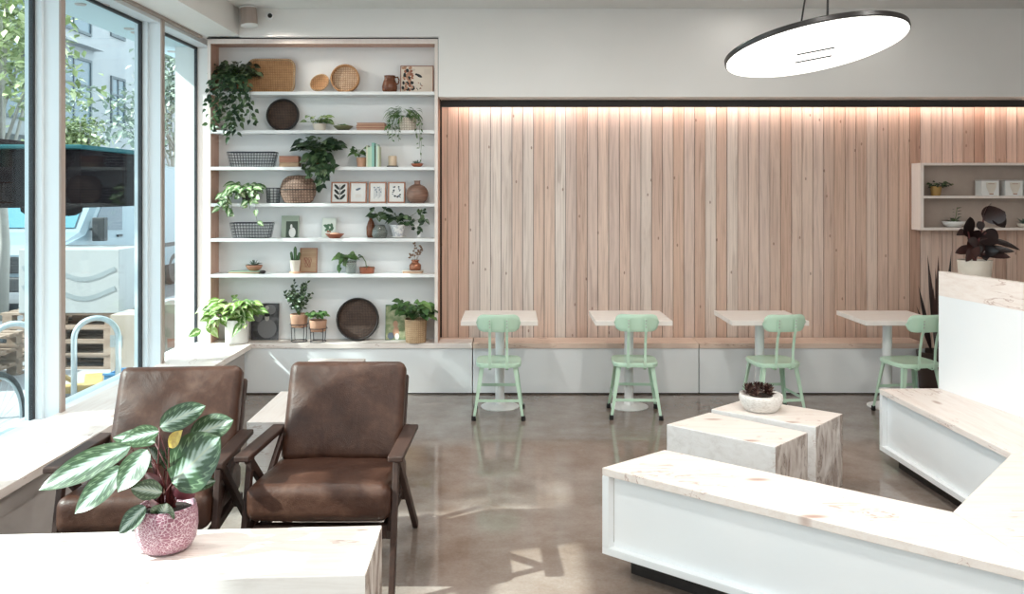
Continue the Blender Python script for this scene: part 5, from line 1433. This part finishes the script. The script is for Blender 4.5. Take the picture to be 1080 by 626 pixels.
# building across the street
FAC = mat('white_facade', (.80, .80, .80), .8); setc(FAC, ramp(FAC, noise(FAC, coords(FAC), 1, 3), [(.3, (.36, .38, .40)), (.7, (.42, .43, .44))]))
WGL = mat('blue_grey_window', (.16, .22, .26), .15); WFR = mat('grey_window_frame', (.10, .125, .14), .5)
t = thing('apartment_building', 'white apartment building with rows of windows across the street', 'building', (-14.2, 38, -.2))
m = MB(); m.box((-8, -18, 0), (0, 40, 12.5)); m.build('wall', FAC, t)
proto = None
def bwin(yc, z, w_, h_, first=[None]):
    if first[0] is None or first[0][1] != (w_, h_):
        m = MB(); e = .09
        m.box((.0, -w_ / 2, 0), (.06, w_ / 2, e)); m.box((.0, -w_ / 2, h_ - e), (.06, w_ / 2, h_)); m.box((.0, -w_ / 2, e), (.06, -w_ / 2 + e, h_ - e)); m.box((.0, w_ / 2 - e, e), (.06, w_ / 2, h_ - e))
        m.box((.0, -.03, e), (.05, .03, h_ - e)); m.box((.0, -w_ / 2 + e, h_ * .6), (.05, -.03, h_ * .6 + .06)); m.box((.0, .03, h_ * .6), (.05, w_ / 2 - e, h_ * .6 + .06))
        f = m.build('window', WFR, t)
        m = MB(); m.box((.0, -w_ / 2 + e, e), (.02, w_ / 2 - e, h_ - e)); g = m.build('pane', WGL, f)
        first[0] = (f, (w_, h_)); f.location = (.001, yc, z)
    else:
        f = first[0][0].copy(); COL.objects.link(f); f.location = (.001, yc, z)
        g = first[0][0].children[0].copy(); COL.objects.link(g); g.parent = f
# glazed bay part (left) and the plainer windows (right)
for yb_ in (-13.2, -10.4):
    for z in (.9, 4.1, 7.2): bwin(yb_, z, 2.3, 2.3)
for yb_ in (-7.3, -5.2, -3.0, -.8, 1.6, 5.0, 9.0, 13.0):
    for z in (1.2, 4.4, 7.5): bwin(yb_, z, 1.1, 1.7)
m = MB()
for z in (3.6, 6.75, 9.9): m.box((0, -15, z), (.35, -9.0, z + .22))
m.build('floor_band', FAC, t)

# trees
BARK = mat('pale_bark', (.42, .40, .36), .8)
def tree(label, x, y, h_trunk, cz_, rx, rz_, n, lm, seed, L=.16):
    t = thing('street_tree', label, 'tree', (x, y, -.06), 0, 'street trees across the windows')
    q = random.Random(seed)
    m = MB(); m.tube([(0, 0, 0), (.03, .02, h_trunk * .5), (-.02, .0, h_trunk), (.05, .05, cz_ + rz_ * .4)], [.09, .075, .06, .02], 10)
    for k in range(9):
        a = q.uniform(0, 2 * PI); m.tube([(0, 0, h_trunk * .8 + k * .15), (math.cos(a) * rx * .5, math.sin(a) * rx * .5, cz_), (math.cos(a) * rx * .85, math.sin(a) * rx * .85, cz_ + q.uniform(-.3, .6) * rz_)], [.03, .02, .006], 6)
    m.build('trunk', BARK, t, smooth=True)
    m = MB()
    cl = [(q.gauss(0, .5) * rx, q.gauss(0, .5) * rx, cz_ + q.gauss(0, .45) * rz_) for _ in range(26)]
    for k in range(n):
        c = q.choice(cl); p = Vector((c[0] + q.gauss(0, .22) * rx, c[1] + q.gauss(0, .22) * rx, c[2] + q.gauss(0, .16) * rz_))
        m.leaf(p, (q.uniform(-1, 1), q.uniform(-1, 1), q.uniform(-.6, .4)), (q.uniform(-.5, .5), q.uniform(-.5, .5), 1), L * q.uniform(.7, 1.3), L * .6, .3, nu=2)
    m.build('crown', lm, t)
tree('pale yellow-green street tree filling the nearest window pane', -7.3, 12.2, 2.2, 4.1, 1.05, 1.6, 2600, L_TREE, 1)
tree('yellow-green street tree low in the left of the second window', -12.2, 24.0, 2.0, 3.4, .8, .95, 1700, L_TREE, 2, .18)
tree('greyish-green street tree at the right of the second window', -8.3, 21.0, 2.2, 4.0, 1.25, 1.3, 1800, L_TREE2, 3, .2)
tree('greyish-green street tree seen through the farthest window', -8.0, 26.5, 2.2, 4.2, 1.3, 1.5, 1300, L_TREE2, 4, .22)

tree('unseen leafy tree added left of the view to hold back the sun', -7.2, 4.45, 3.6, 6.3, 1.2, 1.75, 6500, L_TREE, 9, .2)  # unseen tree, crown placed to cut off sun on the farther floor

# van parked facing the camera, its side towards the window
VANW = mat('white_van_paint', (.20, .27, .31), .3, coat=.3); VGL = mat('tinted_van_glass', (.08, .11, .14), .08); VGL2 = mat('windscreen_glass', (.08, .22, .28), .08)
VTR = mat('black_plastic', (.03, .032, .035), .5)
# origin: front right corner at the ground; x to the street side is negative, y goes back
t = thing('van', 'white delivery van parked beyond the pallets, facing the camera', 'van', (-7.2, 13.6, -.18))
prof = [(0.0, .42), (0.0, .95), (.12, 1.10), (.75, 1.28), (1.55, 2.20), (1.75, 2.42), (2.2, 2.50), (5.6, 2.50), (5.7, 2.40), (5.72, .45)]
m = MB(); n = len(prof)
def vrow(x, sc__=0): return [m.vv((x, y, z)) for y, z in prof]
rows = []
for x, ins in ((-1.98, .05), (-1.90, 0), (-.08, 0), (0.0, .05)):
    rows.append([m.vv((x, y + (ins if y < 3 else -ins), z - (ins if z > 1.2 else 0))) for y, z in prof])
for a, b in zip(rows[:-1], rows[1:]):
    for k in range(n): m.ff([a[k], b[k], b[(k + 1) % n], a[(k + 1) % n]])
m.ff(rows[0]); m.ff(rows[-1][::-1])
m.build('body', VANW, t)
m = MB(); a, b = (.80, 1.335), (1.52, 2.16)
m.ff([m.vv(p) for p in ((-1.80, a[0] - .012, a[1] + .02), (-.18, a[0] - .012, a[1] + .02), (-.24, b[0] - .012, b[1] + .02), (-1.74, b[0] - .012, b[1] + .02))]); m.build('windscreen', VGL2, t)
m = MB(); P = [(1.02, 1.30), (1.62, 2.02), (2.15, 2.02), (2.15, 1.26)]
i0 = [m.vv((.008, y, z)) for y, z in P]; m.ff(i0); i1 = [m.vv((-.002, y, z)) for y, z in P]
for k in range(4): m.ff([i0[k], i1[k], i1[(k + 1) % 4], i0[(k + 1) % 4]])
m.build('side_window', VGL, t)
m = MB(); m.box((-1.55, -.02, .66), (-.45, .0, .92)); 
for k in range(5): m.box((-1.55, -.03, .68 + .05 * k), (-.45, -.02, .70 + .05 * k))
m.build('grille', VTR, t)
for x in (-1.72, -.26):
    m = MB(); m.m = Matrix.Translation((x, -.01, .84)) @ Matrix.Rotation(math.radians(90), 4, 'X'); m.lathe([(0, .03), (.12, .022), (.15, 0)], 20); m.build('headlamp', WCER, t, smooth=True)
m = MB(); m.box((-1.95, -.06, .36), (-.03, .10, .60)); m.build('bumper', VTR, t, bevel=.03)
m = MB(); m.box((.02, .95, 1.30), (.05, 1.15, 1.34)); m.box((.05, .92, 1.12), (.26, 1.06, 1.52)); m.build('side_mirror', VTR, t, bevel=.03)
m = MB(); m.box((.0, 2.2, .82), (.012, 5.5, .90)); m.build('side_moulding', VTR, t)
m = MB(); m.box((.0, 1.95, 1.14), (.03, 2.12, 1.18)); m.build('door_handle', VTR, t)
for y in (.95, 4.6):
    for x in (-1.85, -.12):
        m = MB(); m.m = Matrix.Translation((x, y, .345)) @ Matrix.Rotation(math.radians(90), 4, 'Y'); m.lathe([(0, -.11), (.20, -.11), (.30, -.11), (.345, -.07), (.345, .07), (.30, .125), (.20, .125), (.18, .09), (0, .09)], 28); m.build('wheel', VTR, t, smooth=True, auto=50)

# dark patio umbrella between van and window
UMB = mat('charcoal_canvas', (.010, .008, .009), 1.0, spec=0.0); TEAL = mat('teal_piping', (.03, .09, .10), .9, spec=0.0)
t = thing('patio_umbrella', 'large dark patio umbrella standing outside the windows', 'umbrella', (-6.42, 10.2, -.06))
m = MB(); hw = 1.75; zt, zb2, zv = 2.95, 2.32, 1.66
zt = 2.50
ap = m.vv((0, 0, zt)); c = [m.vv((sx * hw, sy * hw * .55, zb2)) for sx, sy in ((-1, -1), (1, -1), (1, 1), (-1, 1))]; v_ = [m.vv((sx * hw, sy * hw * .55, zv)) for sx, sy in ((-1, -1), (1, -1), (1, 1), (-1, 1))]
for k in range(4): m.ff([ap, c[k], c[(k + 1) % 4]]); m.ff([c[k], v_[k], v_[(k + 1) % 4], c[(k + 1) % 4]])
o = m.build('canvas', UMB, t); md = o.modifiers.new('thick', 'SOLIDIFY'); md.thickness = .01
m = MB(); P = [(sx * (hw + .01), sy * (hw * .55 + .01), zb2) for sx, sy in ((-1, -1), (1, -1), (1, 1), (-1, 1))]
m.tube(P, .025, 6, closed=True); m.build('piping', TEAL, t)
m = MB(); m.tube([(0, 0, 0), (0, 0, zt)], .03, 12); m.build('pole', VTR, t, smooth=True)
m = MB(); m.lathe([(0, 0), (.32, 0), (.32, .05), (.05, .09), (0, .09)], 24); m.build('base', VTR, t, smooth=True, auto=40)
for (sx, sy) in ((-1, -1), (1, -1), (1, 1), (-1, 1)):
    m = MB(); m.tube([(0, 0, zt - .03), (sx * hw * .98, sy * hw * .54, zb2 - .01)], .012, 6); m.build('rib', VTR, t)
for x in (1.25, 1.62):
    m = MB(); m.m = Matrix.Translation((x, -hw * .55, zv - .02)); m.lathe([(0, -.07), (.08, -.06), (.14, -.02), (.15, .04), (0, .05)], 20, sy=.6); m.build('hanging_pocket', UMB, t, smooth=True)

# pallets, cartons, bike rack, bicycle, pallet truck
PALW = wood('pallet_wood', [(.3, (.22, .15, .11)), (.7, (.38, .29, .23))], (1, 0, 0), .8, 10)
def pallet():
    t = thing('pallet', '', 'pallet', (0, 0, 0), 0, 'stacked wooden pallets outside')
    m = MB()
    for k in range(6): y = -.38 + k * .152; m.box((-.6, y - .05, .122), (.6, y + .05, .144))
    m.build('top_deck', PALW, t)
    m = MB()
    for y in (-.38, 0, .38): m.box((-.6, y - .05, 0), (.6, y + .05, .020))
    m.build('bottom_deck', PALW, t)
    m = MB()
    for x in (-.53, 0, .53):
        m.box((x - .05, -.43, .10), (x + .05, .43, .1215))
        for y in (-.38, 0, .38): m.box((x - .05, y - .05, .0205), (x + .05, y + .05, .0995))
    m.build('spacer_block', PALW, t)
    return t
G0 = -.06
px_, py_ = X(68, 9.0) + .02, 9.25
p = pallet(); p.location = (px_, py_, G0); p['label'] = 'wooden pallet outside, bottom of the stack of four'
for k, nm in ((1, 'second from the bottom'), (2, 'third from the bottom'), (3, 'topmost')):
    dup(p, 'wooden pallet outside, %s of the stack of four' % nm, (px_, py_ + rnd.uniform(-.02, .02), G0 + .1445 * k), 0)
px2 = X(5, 8.6) - .42
for k, nm in enumerate(('lowest', 'middle', 'upper')):
    dup(p, 'wooden pallet outside, %s in the shorter left stack' % nm, (px2, 8.20, G0 + .1445 * k), 0)
zt_ = G0 + .1445 * 4 + .001
CART = mat('white_carton', (.36, .37, .37), .7)
t = thing('carton', 'big white carton with faint wavy print on top of the outdoor pallets', 'box', (X(82, 9.0), 9.2, zt_))
m = MB(); m.box((-.52, -.38, 0), (.52, .38, .66)); m.build('box', CART, t, bevel=.006)
WAV = mat('pale_grey_print', (.25, .28, .29), .7)
m = MB()
for z0 in (.22, .42):
    P = [(-.48 + .96 * k / 20, -.383, z0 + .07 * math.sin(k / 20 * PI * 2 + .6)) for k in range(21)]
    for a, b in zip(P[:-1], P[1:]): m.bar(a, b, .004, .045, (0, 0, 1))
m.build('printed_wave', WAV, t)
m = MB(); m.box((-.3, -.05, .6605), (.3, .05, .663)); m.build('tape', WAV, t)
KRAFT = mat('kraft_board', (.62, .55, .48), .8); setc(KRAFT, ramp(KRAFT, noise(KRAFT, coords(KRAFT), 3, 3), [(.3, (.33, .27, .22)), (.7, (.40, .34, .29))]))
t = thing('carton', 'tall beige carton standing on the pavement right of the pallets', 'box', (X(143, 8.6), 8.62, G0))
m = MB(); m.box((-.17, -.2, 0), (.17, .2, .62)); m.build('box', KRAFT, t, bevel=.005)
m = MB(); m.box((-.17, -.025, .621), (.17, .025, .623)); m.box((-.172, -.202, .30), (-.05, -.2005, .42)); m.build('tape', WAV, t)
t = thing('carton', 'pale beige carton seen low through the farthest window pane', 'box', (X(186, 9.6), 9.7, G0))
m = MB(); m.box((-.19, -.2, 0), (.19, .2, .58)); m.build('box', KRAFT, t, bevel=.005)
m = MB(); m.box((-.06, -.202, .10), (.08, -.2005, .20)); m.build('printed_patch', INKR, t)

CHR = mat('galvanised_tube', (.46, .52, .54), .3, .6)
def arch(label, xc, yc, w_, h_, lean, rz):
    t = thing('bike_rack', label, 'bike rack', (xc, yc, G0), rz, 'tubular bike racks outside')
    pts = [(-w_ / 2, 0, 0)] + [(-w_ / 2 * math.cos(PI * k / 14), lean * 1.0, h_ - w_ / 2 + w_ / 2 * math.sin(PI * k / 14)) for k in range(15)] + [(w_ / 2, 0, 0)]
    pts = [(x, lean * z / h_, z) for x, y, z in pts]
    m = MB(); m.tube(pts, .024, 12); m.build('hoop', CHR, t, smooth=True)
    m = MB(); m.lathe([(0, 0), (.06, 0), (.06, .008), (0, .010)], 16, (-w_ / 2, 0, 0)); m.lathe([(0, 0), (.06, 0), (.06, .008), (0, .010)], 16, (w_ / 2, 0, 0)); m.build('foot_plate', CHR, t)
    return t
arch('bent tube bike rack hoop in front of the pallet stack', X(96, 7.2) + .02, 7.25, .34, .76, .0, .35)
arch('bent tube bike rack hoop in the nearest window pane', X(12, 6.9), 6.95, .34, .76, .0, .35)
YEL = mat('yellow_paint', (.40, .27, .10), .5); BLU = mat('blue_plastic', (.05, .20, .38), .5)
t = thing('pallet_truck', 'yellow pallet truck on the pavement in front of the pallets', 'pallet truck', (X(80, 7.6), 7.55, G0), math.radians(25))
m = MB(); m.box((-.24, -.1, .05), (-.08, .55, .11)); m.box((.08, -.1, .05), (.24, .55, .11)); m.box((-.24, -.22, .05), (.24, -.1, .16)); m.build('fork', YEL, t, bevel=.01)
m = MB(); m.tube([(0, -.2, .2), (-.25, -.30, .42)], .02, 8); m.build('handle', YEL, t)
m = MB(); m.m = Matrix.Translation((0, -.28, .055)) @ Matrix.Rotation(PI / 2, 4, 'Y'); m.lathe([(0, -.08), (.055, -.08), (.055, .08), (0, .08)], 18); m.build('wheel', VTR, t, smooth=True, auto=40)
t = thing('crate', 'small blue crate on the pavement beside the yellow pallet truck', 'crate', (X(134, 7.7), 7.72, G0))
m = MB()
m.box((-.16, -.12, 0), (.16, .12, .012)); m.box((-.16, -.12, .012), (-.15, .12, .20)); m.box((.15, -.12, .012), (.16, .12, .20)); m.box((-.15, -.12, .012), (.15, -.11, .20)); m.box((-.15, .11, .012), (.15, .12, .20)); m.build('shell', BLU, t)
m = MB(); m.box((-.17, -.13, .20), (.17, -.11, .215)); m.box((-.17, .11, .20), (.17, .13, .215)); m.build('rim', BLU, t)

# bicycle
t = thing('bicycle', 'bicycle leaning just outside the nearest window, only a wheel in view', 'bicycle', (-3.28, 5.40, G0))
TYRE = mat('tyre', (.05, .055, .06), .7)
def wheel(yc):
    m = MB(); m.tube([(0, yc + .325 * math.cos(a), .345 + .325 * math.sin(a)) for a in [2 * PI * k / 48 for k in range(48)]], .017, 8, closed=True); o = m.build('wheel', TYRE, t, smooth=True)
    m = MB(); m.tube([(0, yc + .30 * math.cos(a), .345 + .30 * math.sin(a)) for a in [2 * PI * k / 48 for k in range(48)]], .009, 6, closed=True)
    for k in range(20):
        a = 2 * PI * k / 20; m.tube([(0, yc, .345), (0, yc + .30 * math.cos(a), .345 + .30 * math.sin(a))], .0012, 4)
    m.build('rim', CHR, o)
wheel(0); wheel(-1.02)
m = MB()
for a, b in (((0, 0, .345), (0, -.17, .80)), ((0, -.17, .80), (0, -.70, .78)), ((0, -.18, .74), (0, -.58, .30)), ((0, -.58, .30), (0, -.72, .84)), ((0, -.58, .30), (0, -1.02, .345)), ((0, -.70, .78), (0, -1.02, .345))): m.tube([a, b], .015, 8)
m.build('frame', CHR, t)
m = MB(); m.tube([(0, -.17, .80), (0, -.19, .92)], .014, 8); m.tube([(-.22, -.25, .93), (-.1, -.19, .93), (.1, -.19, .93), (.22, -.25, .93)], .012, 8); m.build('handlebar', TYRE, t)
m = MB(); m.rbox((.14, .25, .05), .02, (0, -.74, .88), 6); m.build('saddle', TYRE, t, smooth=True)
